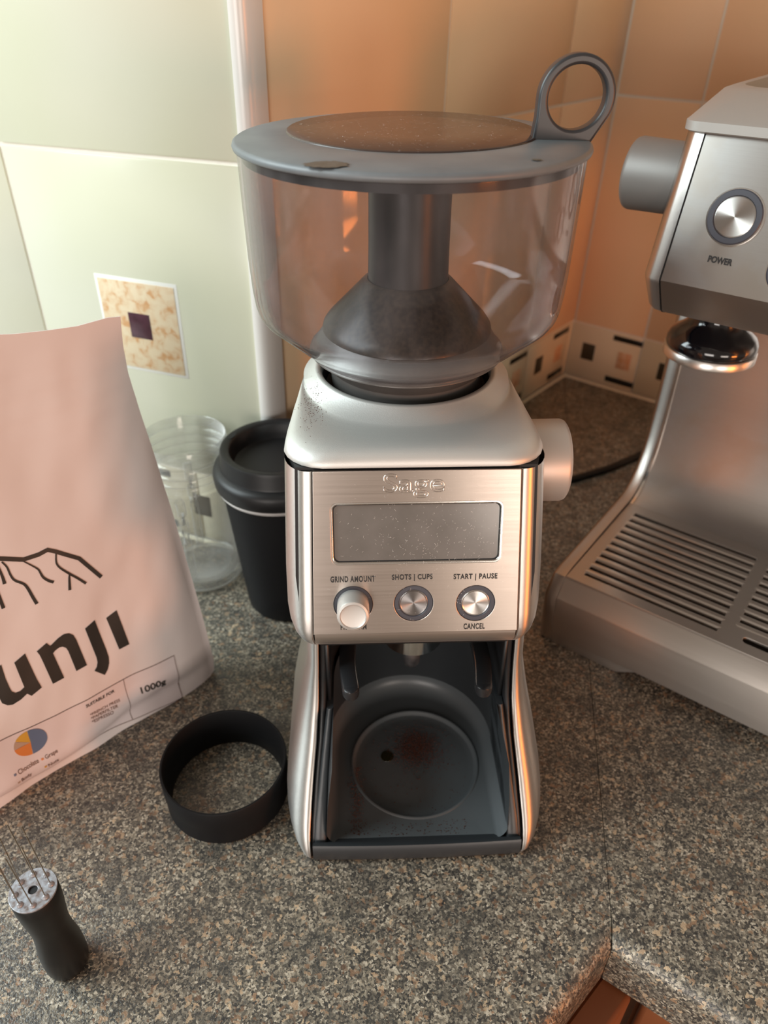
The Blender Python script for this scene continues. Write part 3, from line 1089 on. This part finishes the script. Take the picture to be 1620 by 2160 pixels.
# coffee grounds on the tray and the shoulder of the housing: uncountable grains
def grains(name, pts, mat, parent, r0, r1, label=None, cat=None):
    rnd = random.Random(5)
    V, F = [], []
    for p in pts:
        r = rnd.uniform(r0, r1)
        b = len(V)
        for v in ((1, 0, 0), (-1, 0, 0), (0, 1, 0), (0, -1, 0), (0, 0, 1), (0, 0, -.4)):
            V.append(Vector(p) + Vector(v) * r * rnd.uniform(.6, 1.2))
        for f in ((0, 2, 4), (2, 1, 4), (1, 3, 4), (3, 0, 4), (2, 0, 5), (1, 2, 5), (3, 1, 5), (0, 3, 5)):
            F.append(tuple(b + i for i in f))
    o = mesh(name, V, F, mat, parent, smooth=False, fix=False)
    o['kind'] = 'stuff'
    if label: tag(o, label, cat)
    return o
rnd = random.Random(11)
def to_world(p): return GR_M @ Vector(p)
GR_M = Matrix.Translation(GR.location) @ Matrix.Rotation(radians(2.5), 4, 'Z')
pts = []
for _ in range(2600):
    x, y = rnd.gauss(.0045, .0075), rnd.gauss(.006, .0075)
    pts.append(to_world((BX + x, y, fl - .0016)))
for _ in range(260):
    x, y = rnd.uniform(-.030, .034), rnd.uniform(-.046, .034)
    if (x - .0026) ** 2 + (y + .005) ** 2 < .0365 ** 2: pts.append(to_world((BX + x, y, fl - .0016)))
for _ in range(500):
    x, y = rnd.gauss(-.0345, .0022), rnd.uniform(-.054, -.008)
    pts.append(to_world((BX + x, y, fl + .0002)))
for _ in range(160):
    x, y = rnd.uniform(-.034, .03), rnd.uniform(-.055, -.046)
    pts.append(to_world((BX + x, y, fl + .0002)))
grains('coffee_grounds', pts, m_grounds, None, .00012, .00042, 'loose reddish-brown coffee grounds scattered in the grinder tray', 'coffee grounds')
# grounds on the left shoulder of the top housing
def shoulder():
    me = bpy.data.objects['top_housing'].data
    from mathutils.bvhtree import BVHTree
    bvh = BVHTree.FromPolygons([v.co for v in me.vertices], [p.vertices for p in me.polygons])
    pts = []
    r2 = random.Random(2)
    for _ in range(240):
        x, y = r2.gauss(-.0500, .0030), r2.gauss(.036, .011)
        h = bvh.ray_cast(Vector((x, y, .3)), Vector((0, 0, -1)))
        if h[0] is not None: pts.append(to_world(h[0]))
    grains('coffee_grounds', pts, m_grounds, None, .00012, .00035, 'fine coffee grounds spilled on the left shoulder of the grinder top', 'coffee grounds')
shoulder()
# oily drop stains
V, F = lathe([(.0042, fl - .0019), (.0040, fl - .0015), (.001, fl - .0014)], 24, (0, 0), cap1=True)
o = mesh('oil_drop', V, F, plain('olive_oil_drop', (.020, .018, .006, 1), .25), None)
p = to_world((BX - .0145, .0005, 0)); o.location = (p.x, p.y, 0)
tag(o, 'dark round oily drop on the tray floor beside the grounds', 'drop')

# ================================================================ ESPRESSO MACHINE
EM = empty('espresso_machine', (.119, .401, 0), radians(-37.57 + 0.7))
tag(EM, 'stainless steel espresso machine with a slotted drip tray on the right', 'espresso machine')
L_ = .300
# drip tray body front
dt = [(.0135, .010), (.0110, .046), (.0115, .0475), (.0205, .0590), (.0215, .0598), (.0300, .0598), (.0300, .010)]
V, F = prism_x(dt, .0010, L_)
dtray = mesh('drip_tray', V, F, m_tray, EM, angle=30)
V, F = loft([[(x, .0140 + .001, zb), (x, .0136, .011), (x, .10, .011), (x, .10, zb)] for x, zb in ((.0010, .0005), (.053, .0005), (.068, .0100))], True, True, True)
mesh('foot', V, F, m_tray, EM, angle=40)
V, F = box(.20, L_ - .01, .03, .12, .0, .012)
mesh('foot', V, F, m_gap, EM, smooth=False)
V, F = box(.0010, L_, .028, .30, .010, .040)
mesh('base', V, F, m_gap, EM, smooth=False)
# grille plate with two windows and a finger slot; every slat is its own part
gx0, gx1, gb0, gb1 = .0015, L_, .0212, .1395
holes = [[(.0105, .0300), (.1060, .0300), (.1060, .1280), (.0105, .1280)], [(.1150, .0430), (.2050, .0430), (.2050, .1280), (.1150, .1280)],
         rrect(.1215, .1480, .0300, .0368, .0032), [(.2140, .0300), (.2900, .0300), (.2900, .1280), (.2140, .1280)]]
me = curve2d([[(gx0, gb0), (gx1, gb0), (gx1, gb1), (gx0, gb1)]] + holes, extrude=.0008, bevel=.0003)
grille = link('drip_grille', me, m_tray, EM, angle=50)
grille.location = (0, 0, .0602)
def slat(x0, x1, b, w_=.0056):
    prof = [(-w_ / 2, -.0016), (-w_ / 2, .0004), (-w_ / 2 + .0008, .0013), (0, .0016), (w_ / 2 - .0008, .0013), (w_ / 2, .0004), (w_ / 2, -.0016)]
    V, F = prism_x([(y, z) for y, z in prof], x0 - .001, x1 + .001)
    o = mesh('slat', V, F, m_slat, grille, angle=50)
    o.location = (0, b, 0)
    return o
P = (.1280 - .0300 - .0038) / 10
proto = {}
for gi, (x0, x1, bmin) in enumerate(((.0105, .1060, .030), (.1150, .2050, .043), (.2140, .2900, .030))):
    for k in range(10):
        b = .0300 + .0038 + P * (k + .5) - .0019
        if b < bmin + .002: continue
        if gi not in proto:
            proto[gi] = slat(x0, x1, b, P - .0041)
        else:
            c = proto[gi].copy()
            COL.objects.link(c)
            c.location = (0, b, 0)
V, F = box(.004, L_ - .004, .026, .138, .0400, .0420)
mesh('drip_basin', V, F, m_gap, EM, smooth=False)
# splash panel curving up behind the grille
sp = [(.1395, .0606), (.1470, .0616), (.1560, .0655), (.1650, .0730), (.1725, .0850), (.1770, .1000), (.1800, .1200), (.1810, .1450), (.1810, .2500)]
spb = [(y + .006, z) for y, z in sp][::-1]
V, F = prism_x(sp + spb, .0035, L_)
mesh('splash_panel', V, F, m_mach, EM, angle=40)
# left side panel of the column and tray rail
side = [(.0150, .002), (.0120, .020), (.0105, .046), (.0200, .0610), (.0300, .0625), (.1380, .0640), (.1480, .0655), (.1580, .0700), (.1660, .0780), (.1730, .0900), (.1775, .1060), (.1800, .1300), (.1810, .1600), (.1810, .2500), (.300, .2500), (.300, .002)]
rings = []
for x, ins in ((-.0095, .0035), (-.0082, .0010), (-.0060, 0), (.0008, 0)):
    rings.append([(x, y + (ins if y < .2 else 0), z - (ins if z > .05 and y < .2 and z < .24 else 0)) for y, z in side])
V, F = loft(rings, True, True, True)
mesh('side_panel', V, F, m_tray, EM, angle=40)
V, F = prism_x([(y - .0008, z + .0008) for y, z in sp] + [(y + .004, z - .001) for y, z in sp][::-1], .0012, .0036)
mesh('edge_trim', V, F, m_chrome, EM, angle=60)
# head: front panel plane from (.0745,.3455) to (.0515,.2715)
hp_top, hp_bot = Vector((0, .0750, .3455)), Vector((0, .0515, .2712))
prof = [(.0750, .3455), (.0515, .2712), (.0530, .2685), (.0670, .2490), (.0700, .2470), (.190, .2440), (.30, .2440), (.30, .3455)]
V, F = prism_x(prof, .0125, L_)
mesh('head_front_panel', V, F, m_mach, EM, angle=30)
rings = []
ce = (.16, .30)
for x, ins in ((-.0010, .012), (.0005, .007), (.0030, .0030), (.0065, .0008), (.0115, 0.0)):
    r = []
    for y, z in prof:
        ky = ins if y < .15 else 0
        kz = ins * .5 if (z < .26 and y < .15) else 0
        r.append((x, y + ky, z + kz))
    rings.append(r)
V, F = loft(rings, True, True, True)
mesh('head_side_wrap', V, F, m_wrap, EM, angle=60)
V, F = prism_x([(y + .0015, z - .0008) for y, z in prof], .0110, .0130)
mesh('head_seam', V, F, m_gap, EM, smooth=False)
# silver top cap
def caprect(x0, y0, z, x1=L_, y1=.300, r=.010):
    pts = []
    for k in range(7):
        a = radians(90 * k / 6)
        pts.append((x0 + r - r * cos(a), y0 + r - r * sin(a), z))
    return [(x0, y1, z)] + pts + [(x1, y0, z), (x1, y1, z)]
rings = [caprect(.0005, .0735, .3458), caprect(-.0012, .0715, .3468), caprect(-.0012, .0715, .3515), caprect(-.0002, .0730, .3525), caprect(.0045, .1020, .3640, r=.018), caprect(.0080, .1080, .3655, r=.018), caprect(.012, .1130, .3655, r=.02), caprect(.015, .1160, .3560, r=.02), caprect(.022, .1230, .3530, r=.02)]
V, F = loft(rings, True, True, True)
mesh('head_top_cap', V, F, m_silver2, EM, angle=30)
V, F = box(.030, L_ - .01, .135, .29, .3531, .3545)
mesh('cup_warming_tray', V, F, m_slat, EM, smooth=False)
m_mdial = plain('grey_side_dial', (0.22, 0.21, 0.20, 1), 0.5, 0.4)
V, F = cyl_x([(.004, .0200), (-.0290, .0207), (-.0310, .0200), (-.0318, .0190), (-.0318, .001)], .0950, .3175)
mesh('side_dial', V, F, m_mdial, EM)
# head buttons on the sloping front
hd = (hp_bot - hp_top).normalized()
hn = Vector((1, 0, 0)).cross(-hd)
if hn.y > 0: hn = -hn
def hm(x, z, off=0.0):
    t = (z - hp_top.z) / hd.z
    p = Vector((x, 0, 0)) + Vector((0, hp_top.y, hp_top.z)) + hd * t + hn * off
    M = Matrix.Identity(4)
    for i in range(3):
        M[i][0], M[i][1], M[i][2], M[i][3] = (1, 0, 0)[i], (-hd)[i], hn[i], p[i]
    return M
def mbutton(x, z, r, name):
    V, F = lathe([(r, -.001), (r, .0012), (r - .0006, .0018), (r - .0032, .0018), (r - .0036, .0010), (r - .0036, -.001)], 64)
    ring = mesh(name, V, F, m_btnring, EM)
    ring.matrix_local = hm(x, z)
    V, F = lathe([(r + .0008, 0), (r + .0006, .0012), (r, .0012), (r, 0)], 64)
    mesh('bezel', V, F, m_chrome, ring)
    V, F = lathe([(r - .0036, 0), (r - .0036, .0012), (r - .0042, .0015), (.0001, .0015)], 64, cap1=True)
    mesh('button_cap', V, F, m_spun, ring, angle=12)
mbutton(.0412, .3085, .0143, 'power_button')
mbutton(.0775, .2870, .0115, 'program_button')
me = text_mesh('POWER', .0132, .0036, .04)
o = link('lettering', me, m_ink, EM)
o.matrix_local = hm(.0345, .2850, .0004)
EMM = Matrix.Translation(EM.location) @ Matrix.Rotation(EM.rotation_euler.z, 4, 'Z')

# tamper clipped under the machine head
TM = empty('tamper', (0, 0, 0))
V, F = lathe([(.0278, .2030), (.0286, .2036), (.0286, .2088), (.0280, .2094), (.001, .2094)], 72, cap0=True, cap1=True)
mesh('tamper_base', V, F, m_satin, TM, angle=50)['label'] = 'polished steel disc'
V, F = lathe([(.0272, .2092), (.0281, .2112), (.0277, .2150), (.0256, .2188), (.0216, .2218), (.0182, .2248), (.0160, .2280), (.0158, .2340)], 72, cap0=True, cap1=True)
mesh('tamper_handle', V, F, m_gloss, TM)
TM.location = (.2161, .4714, .0065)
TM.scale = (1.03, 1.03, 1.0)
tag(TM, 'glossy black tamper with a steel disc hanging under the espresso machine head', 'tamper')

# power cord on the worktop between the machines
cp = [(.012, .462, .0140), (.020, .490, .0050), (.052, .540, .0035), (.095, .578, .0035), (.128, .60, .0035), (.150, .617, .0035), (.175, .631, .0035), (.2010, .643, .0035), (.2300, .658, .0035), (.2600, .678, .0035), (.2900, .700, .0035), (.322, .725, .0035)]
V, F = tube(smoothpath(cp, 5), .0034, 10)
tag(mesh('power_cord', V, F, m_cord), 'black power cord lying on the worktop behind the grinder', 'cord')

# ================================================================ TAKEAWAY CUP
CU = empty('travel_cup', (-.0765, .4625, 0))
tag(CU, 'matt black travel cup with lid standing left of the grinder', 'cup')
V, F = lathe([(.0295, .0015), (.0315, .0005), (.0330, .0030), (.0345, .020), (.0422, .1105), (.0420, .1150), (.001, .1150)], 72, cap0=True, cap1=True)
mesh('cup_body', V, F, m_cup, CU, angle=50)
V, F = lathe([(.0420, .1108), (.0446, .1114), (.0454, .1130), (.0450, .1146), (.0420, .1148)], 72)
mesh('white_band', V, F, m_band, CU)['label'] = 'thin pale ring under the lid'
V, F = lathe([(.0440, .1148), (.0462, .1150), (.0470, .1165), (.0474, .1200), (.0476, .1240), (.0464, .1275), (.0440, .1290), (.0420, .1296), (.0414, .1310), (.0410, .1400), (.0402, .1420), (.0385, .1424), (.0350, .1416), (.0338, .1400), (.0325, .1330), (.0315, .1300), (.0290, .1292), (.001, .1290)], 96, cap1=True)
cl = mesh('cup_lid', V, F, m_cuplid, CU, angle=50)
V, F = lathe([(.0026, -.0004), (.0026, .0003), (.0001, .0003)], 20, cap1=True)
o = mesh('sip_hole', V, F, m_gap, cl)
o.location = (-.0350, .0130, .1419)
o.rotation_euler = (0, 0, radians(70)); o.scale = (2.3, 1.0, 1)

# ================================================================ CLEAR BOTTLE
BO = empty('clear_bottle', (-.1520, .4945, 0))
tag(BO, 'empty clear plastic bottle without a cap behind the pink bag', 'bottle')
def bottle_body():
    rings = []
    prof = [(.0250, .001), (.0310, .0015), (.0330, .005), (.0335, .012), (.0328, .022), (.0320, .040), (.0318, .075), (.0325, .088), (.0330, .094)]
    seg = 96
    for r, z in prof:
        ring = []
        for j in range(seg):
            a = 2 * pi * j / seg
            k = 0
            if .016 < z < .09:
                k = .0022 * max(0, cos(3 * a + 1.2)) ** 2
            ring.append(((r - k) * cos(a), (r - k) * sin(a), z))
        rings.append(ring)
    V, F = loft(rings, True, True, False)
    V2, F2 = lathe([(.001, .0065), (.0270, .0070), (.0305, .0110), (.0303, .030), (.0300, .085), (.0312, .094)], 96)
    n = len(V)
    return V + V2, F + [tuple(i + n for i in f) for f in F2]
V, F = bottle_body()
mesh('bottle_body', V, F, m_bottle, BO, angle=60)
V, F = lathe([(.0330, .094), (.0342, .0960), (.0336, .098), (.0318, .0990), (.0316, .1035), (.0330, .1042), (.0336, .1056), (.0320, .1070), (.0316, .1100), (.0332, .1108), (.0338, .1126), (.0320, .1140), (.0316, .1180), (.0332, .1190), (.0336, .1215), (.0320, .1225), (.0316, .1310), (.0310, .1322), (.0303, .1312), (.0302, .0960)], 96)
nk = mesh('bottle_neck', V, F, m_bottle, BO, angle=60)
for a0 in (1.9, 3.3, 4.6):
    path = [(.0268 * cos(a0) * (1), .0268 * sin(a0), z) for z in (.010, .03, .06, .082)] + [(.0290 * cos(a0), .0290 * sin(a0), .090)]
    V, F = tube(smoothpath(path, 3), [.0035] * 13, 12)
    mesh('inner_rib', V, F, m_bottle, BO)
V, F = lathe([(.001, .0068), (.008, .0085), (.016, .0068), (.022, .0090), (.0285, .0072)], 48)
mesh('base_rings', V, F, m_bottle, BO)

# ================================================================ COFFEE BAG
B0 = Vector((-.1208, .3746, 0))
be = Vector((-.717, -.697, 0)).normalized()
BH = .2625
bw = Vector((-.09593, .09868, .99048))
bn = Vector((.69040, -.71021, .13763)).normalized()
BW = .190
def edge_in(h):    # right edge inset as read along the bag's height (metres)
    return interp(h, [0, .0015, .0138, .050, .0766, .1349, .1727, .2061, .2297, .250, .2622], [.004, -.0012, -.0028, -.0028, -.0024, -.0009, .0010, .0031, .0041, .0022, .0008])
def topz(s):
    return interp(s, [0, .0075, .0252, .0415, .059, .0645, .10, .19], [.2622, .2634, .2633, .2652, .2678, .2692, .2670, .2640])
def bag_disp(s, h):
    u = min(s, BW - s)
    e = 1 - math.exp(-max(u, 0) / .012)
    d = .0035 * e * sin(pi * min(max(h / .235, 0), 1)) - .0035 * (1 - e)
    # bottom crease and gusset fold
    hc = .010 - .004 * min(1, s / .1) + .003 * sin(s * 38)
    d += .0022 * math.exp(-((h - hc - .010) / .006) ** 2) * min(1, s / .04) - .0030 * math.exp(-((h - hc) / .0045) ** 2) * min(1, s / .04)
    # wrinkles
    p = Vector((s * 22, h * 16, 0))
    d += .0030 * e * (noise.noise(p) - .0)
    p = Vector((s * 60 + h * 30, h * 22 - s * 18, 3))
    d += .0010 * noise.noise(p) * e
    if h > .20:
        d += .0007 * sin((h - .20) * 520 + 6 * s) * min(1, (h - .20) / .02) * .6 * e
    if h > .245: d *= max(.15, 1 - (h - .245) / .02)
    return d
def bag_pt(s, h, off=0.0):
    return B0 + be * s + bw * h + bn * (bag_disp(s, h) + off)
def make_bag():
    root = empty('coffee_bag', (0, 0, 0))
    NS, NH = 76, 96
    V = []
    for i in range(NH + 1):
        for j in range(NS + 1):
            v = i / NH
            u = j / NS
            hmax = topz(u * BW)
            h = v * hmax
            s = edge_in(h) * (1 - u) + u * (BW - edge_in(h))
            V.append(bag_pt(s, h))
    n1 = len(V)
    # back surface: deep at the base, meeting the front at the top seal
    for i in range(NH + 1):
        for j in range(NS + 1):
            v = i / NH
            u = j / NS
            hmax = topz(u * BW)
            h = v * hmax
            s = edge_in(h) * (1 - u) + u * (BW - edge_in(h))
            edge = (4 * u * (1 - u)) ** .55
            depth = .060 * (1 - v) ** .8 * edge * (1.0 if v > .02 else .98) + (.0012 if v < .999 else .0006)
            base = B0 + be * s + bw * h
            p = bag_pt(s, h) - Vector((bn.x, bn.y, 0)).normalized() * depth
            V.append(p)
    F = []
    st = NS + 1
    for off, fl_ in ((0, False), (n1, True)):
        for i in range(NH):
            for j in range(NS):
                a = off + i * st + j
                f = (a, a + 1, a + st + 1, a + st)
                F.append(f[::-1] if fl_ else f)
    for i in range(NH):
        for j in (0, NS):
            a, b = i * st + j, (i + 1) * st + j
            F.append((a, b, b + n1, a + n1))
    for j in range(NS):
        for i in (0, NH):
            a, b = i * st + j, i * st + j + 1
            F.append((a, b, b + n1, a + n1))
    o = mesh('pouch', V, F, m_bag, root, angle=60)
    # print: every mark is a thin layer following the bag's surface
    def lay(me, name, mat, off, parent=o):
        bm = bmesh.new()
        bm.from_mesh(me)
        xs = [v.co.x for v in bm.verts]; ys = [v.co.y for v in bm.verts]
        st_ = .004
        k = math.floor(min(xs) / st_) * st_
        while k < max(xs):
            bmesh.ops.bisect_plane(bm, geom=bm.verts[:] + bm.edges[:] + bm.faces[:], plane_co=(k, 0, 0), plane_no=(1, 0, 0)); k += st_
        k = math.floor(min(ys) / st_) * st_
        while k < max(ys):
            bmesh.ops.bisect_plane(bm, geom=bm.verts[:] + bm.edges[:] + bm.faces[:], plane_co=(0, k, 0), plane_no=(0, 1, 0)); k += st_
        for v in bm.verts:
            v.co = bag_pt(-v.co.x, v.co.y, off)
        bmesh.ops.recalc_face_normals(bm, faces=bm.faces)
        m2 = bpy.data.meshes.new(name)
        bm.to_mesh(m2)
        bm.free()
        return link(name, m2, mat, parent, angle=60)
    mm = lambda pts: [(-x / 1000, y / 1000) for x, y in pts]     # s runs leftwards, so mirror
    def poly(pts, name, mat, off=.0004, holes=()):
        return lay(curve2d([mm(pts)] + [mm(h) for h in holes]), name, mat, off)
    L = {
     'i': [(53.4, 91.7), (52.3, 63.7), (59.3, 63.8), (60.6, 89.6)],
     'j': [(67.6, 92.6), (66.6, 67.8), (66.7, 62.1), (67.7, 57.7), (69.7, 53.9), (72.5, 51.1), (77.6, 58.2), (75.5, 60.0), (74.2, 62.8), (73.8, 66.4), (74.7, 90.6)],
     'n': [(104.1, 91.8), (97.6, 93.9), (96.2, 90.8), (90.7, 93.1), (87.2, 93.9), (84.2, 92.9), (82.2, 90.4), (81.5, 86.3), (80.7, 65.3), (87.7, 65.4), (88.0, 81.6), (88.5, 84.3), (90.1, 86.3), (92.1, 86.8), (94.7, 86.2), (96.3, 85.2), (95.6, 65.8), (102.7, 66.1), (103.2, 84.7), (103.4, 88.9)],
     'u': [(110.2, 94.1), (109.8, 74.8), (109.1, 68.0), (115.8, 66.2), (117.5, 69.0), (121.7, 67.3), (126.5, 66.7), (129.1, 68.0), (131.2, 71.1), (131.3, 75.0), (131.1, 80.2), (130.4, 92.7), (123.6, 94.7), (124.5, 84.9), (124.5, 78.2), (124.3, 75.5), (122.8, 73.3), (120.3, 72.9), (117.5, 74.0), (117.2, 92.1)]}
    for k, pts in L.items(): poly(pts, 'letter', m_bagink)
    def stroke(pts, w0, w1, name='root_line', mat=m_bagink, smooth=True, off=.0004):
        p = smoothpath([(x, y, 0) for x, y in pts], 4) if smooth else [Vector((x, y, 0)) for x, y in pts]
        l, r = [], []
        for i, q in enumerate(p):
            d = (p[min(i + 1, len(p) - 1)] - p[max(i - 1, 0)]).normalized()
            nn = Vector((-d.y, d.x, 0))
            ww = (w0 + (w1 - w0) * i / (len(p) - 1)) / 2
            l.append((q.x + nn.x * ww, q.y + nn.y * ww)); r.append((q.x - nn.x * ww, q.y - nn.y * ww))
        poly(l + r[::-1], name, mat, off)
    stroke([(108.5, 159.2), (102.5, 156.1), (93.1, 150.8), (85.1, 150.0), (79.6, 150.5), (75.7, 147.4), (65.1, 137.4), (56.2, 119.0)], 2.6, 2.4, smooth=False)
    stroke([(76.0, 146.6), (77.3, 142.8), (77.6, 139.9), (76.5, 136.6), (73.2, 131.2), (69.3, 125.4), (65.8, 119.7)], .9, 1.6)
    stroke([(72.8, 130.4), (73.6, 128.6), (75.6, 120.3)], .6, 1.8)
    stroke([(93.4, 149.9), (90.1, 145.3), (87.8, 141.6), (87.3, 138.4), (86.7, 135.4), (84.7, 132.1), (82.5, 129.9)], .7, 1.8)
    stroke([(103.5, 154.6), (102.1, 150.4), (101.9, 145.0), (100.9, 140.9), (97.4, 136.6), (96.2, 132.6), (95.4, 125.8), (94.7, 121.0)], .9, 1.9)
    stroke([(106.0, 154.2), (105.9, 146.0), (106.2, 141.2)], 1.1, 1.9)
    stroke([(111.0, 139.4), (111.2, 130.5), (111.3, 127.1)], 1.8, 2.0)
    poly([(26.6, 37.4), (62.5, 39.5), (139.4, 46.5), (165, 48.0), (165, 8.0), (152.5, 7.6), (107.8, 6.6), (89.0, 7.0), (64.5, 3.9), (29.1, .3)], 'label_panel', m_label, .00025)
    for a in ([(26.6, 37.4), (62.5, 39.5), (139.4, 46.5), (165, 48.0)], [(26.6, 37.4), (29.1, .3)], [(62.4, 39.4), (64.5, 3.9)], [(29.1, .3), (64.5, 3.9), (89.0, 7.0), (107.8, 6.6), (152.5, 7.6), (165, 8.0)]):
        stroke(a, .35, .35, 'label_line', m_bagline, False, .0005)
    def txt(s, a, b, hh, mat=m_bagline, bold=.01, base_off=0.0):
        wd = math.dist(a, b) / 1000
        me = text_mesh(s, wd, hh / 1000, bold)
        ang = atan2(b[1] - a[1], -(b[0] - a[0]))
        ca, sa = cos(ang), sin(ang)
        for v in me.vertices:
            x, y = v.co.x, v.co.y + base_off
            v.co.x, v.co.y = -a[0] / 1000 + x * ca - y * sa, a[1] / 1000 + x * sa + y * ca
        lay(me, 'lettering', mat, .0005)
    txt('1000g', (54.8, 20.9), (37.7, 18.8), 6.0, m_bagink, .02)
    txt('SUITABLE FOR', (90.0, 36.6), (70.1, 34.2), 2.4, m_bagink, .02)
    txt('*FRENCH PRESS', (89.6, 28.5), (68.8, 25.2), 2.2)
    txt('*PAPERFILTER', (89.8, 25.5), (71.4, 22.4), 2.2)
    txt('*ESPRESSO', (90.0, 22.6), (75.5, 20.2), 2.2)
    txt('Chocolate', (138.6, 16.9), (126.0, 17.0), 3.2)
    txt('Grape', (122.0, 16.0), (114.3, 16.4), 3.6)
    txt('Nuts', (122.2, 10.2), (115.8, 10.6), 2.8)
    txt('Body', (138.6, 10.2), (132.3, 10.4), 3.6)
    for (x, y), c in (((140.5, 18.4), 'blue'), ((123.8, 18.0), 'orange'), ((123.9, 12.0), 'yellow'), ((140.4, 12.2), 'beige')):
        poly([(x + .7, y - .7), (x - .7, y - .7), (x - .7, y + .7), (x + .7, y + .7)], 'legend_square', m_pie[c], .0005)
    cxp, cyp, rp_ = 125.8, 34.0, 9.6
    def slice_(a0, a1, c):
        pts = [(cxp, cyp)] + [(cxp - rp_ * cos(radians(a0 + (a1 - a0) * k / 16)), cyp + rp_ * sin(radians(a0 + (a1 - a0) * k / 16))) for k in range(17)]
        poly(pts, 'pie_slice', m_pie[c], .0005)
    slice_(-97, 86, 'blue'); slice_(88, 140, 'yellow'); slice_(142, 176, 'beige'); slice_(178, 261, 'orange')
    tag(root, 'pink matt coffee bag printed with black root drawing and large letters', 'coffee bag')
    return root
make_bag()

# ================================================================ BLACK DOSING RING
V, F = lathe([(.0364, .0), (.0372, .0006), (.0372, .0130), (.0376, .0145), (.0378, .0282), (.0374, .0290), (.0364, .0290), (.0360, .0282), (.0358, .0140), (.0345, .0110), (.0340, .0010), (.0346, .0), (.0364, .0)], 96)
o = mesh('dosing_ring', V, F, m_cup, angle=50)
o.location = (-.0955, .2820, 0)
tag(o, 'black metal dosing ring lying on the worktop left of the grinder', 'ring')

# ================================================================ NEEDLE STIRRER
m_glue = plain('clear_glue_blob', (0.30, 0.30, 0.32, 1), 0.15, coat=0.5)
ND = empty('needle_stirrer', (-.1600, .1800, 0))
tag(ND, 'black waisted needle distribution tool standing at front left', 'coffee tool')
V, F = lathe([(.0082, .0), (.0100, .0012), (.0106, .0040), (.0108, .0120), (.0105, .0200), (.0094, .0290), (.0089, .0370), (.0092, .0430), (.0102, .0540), (.0106, .0600), (.0107, .0684), (.0104, .0690), (.001, .0690)], 64, cap0=True, cap1=True)
mesh('handle', V, F, m_wdt, ND, angle=50)
me = curve2d([circ(0, 0, .0104, 64), circ(0, 0, .0023, 24)], extrude=.0003, bevel=.0002)
d_ = link('top_disc', me, m_disc, ND, angle=50)
d_.location = (0, 0, .0695)
V, F = lathe([(.0023, .0691), (.0001, .0691)], 24, cap1=True)
mesh('centre_hole', V, F, m_gap, ND)
rn = random.Random(4)
for k in range(8):
    a = 2 * pi * k / 8 + .35
    bx, by = .0077 * cos(a), .0077 * sin(a)
    V, F = lathe([(.0017, .0699), (.0015, .0706), (.0008, .0713), (.0001, .0715)], 12, (bx, by), cap1=True)
    s_ = mesh('needle_seat', V, F, m_glue, ND)
    tx, ty = bx * 1.02 + rn.uniform(-.0008, .0008), by * 1.02 + rn.uniform(-.0008, .0008)
    V, F = tube([(bx, by, .0704), (tx, ty, .0704 + .040)], .00026, 6)
    mesh('needle', V, F, m_needle, ND)
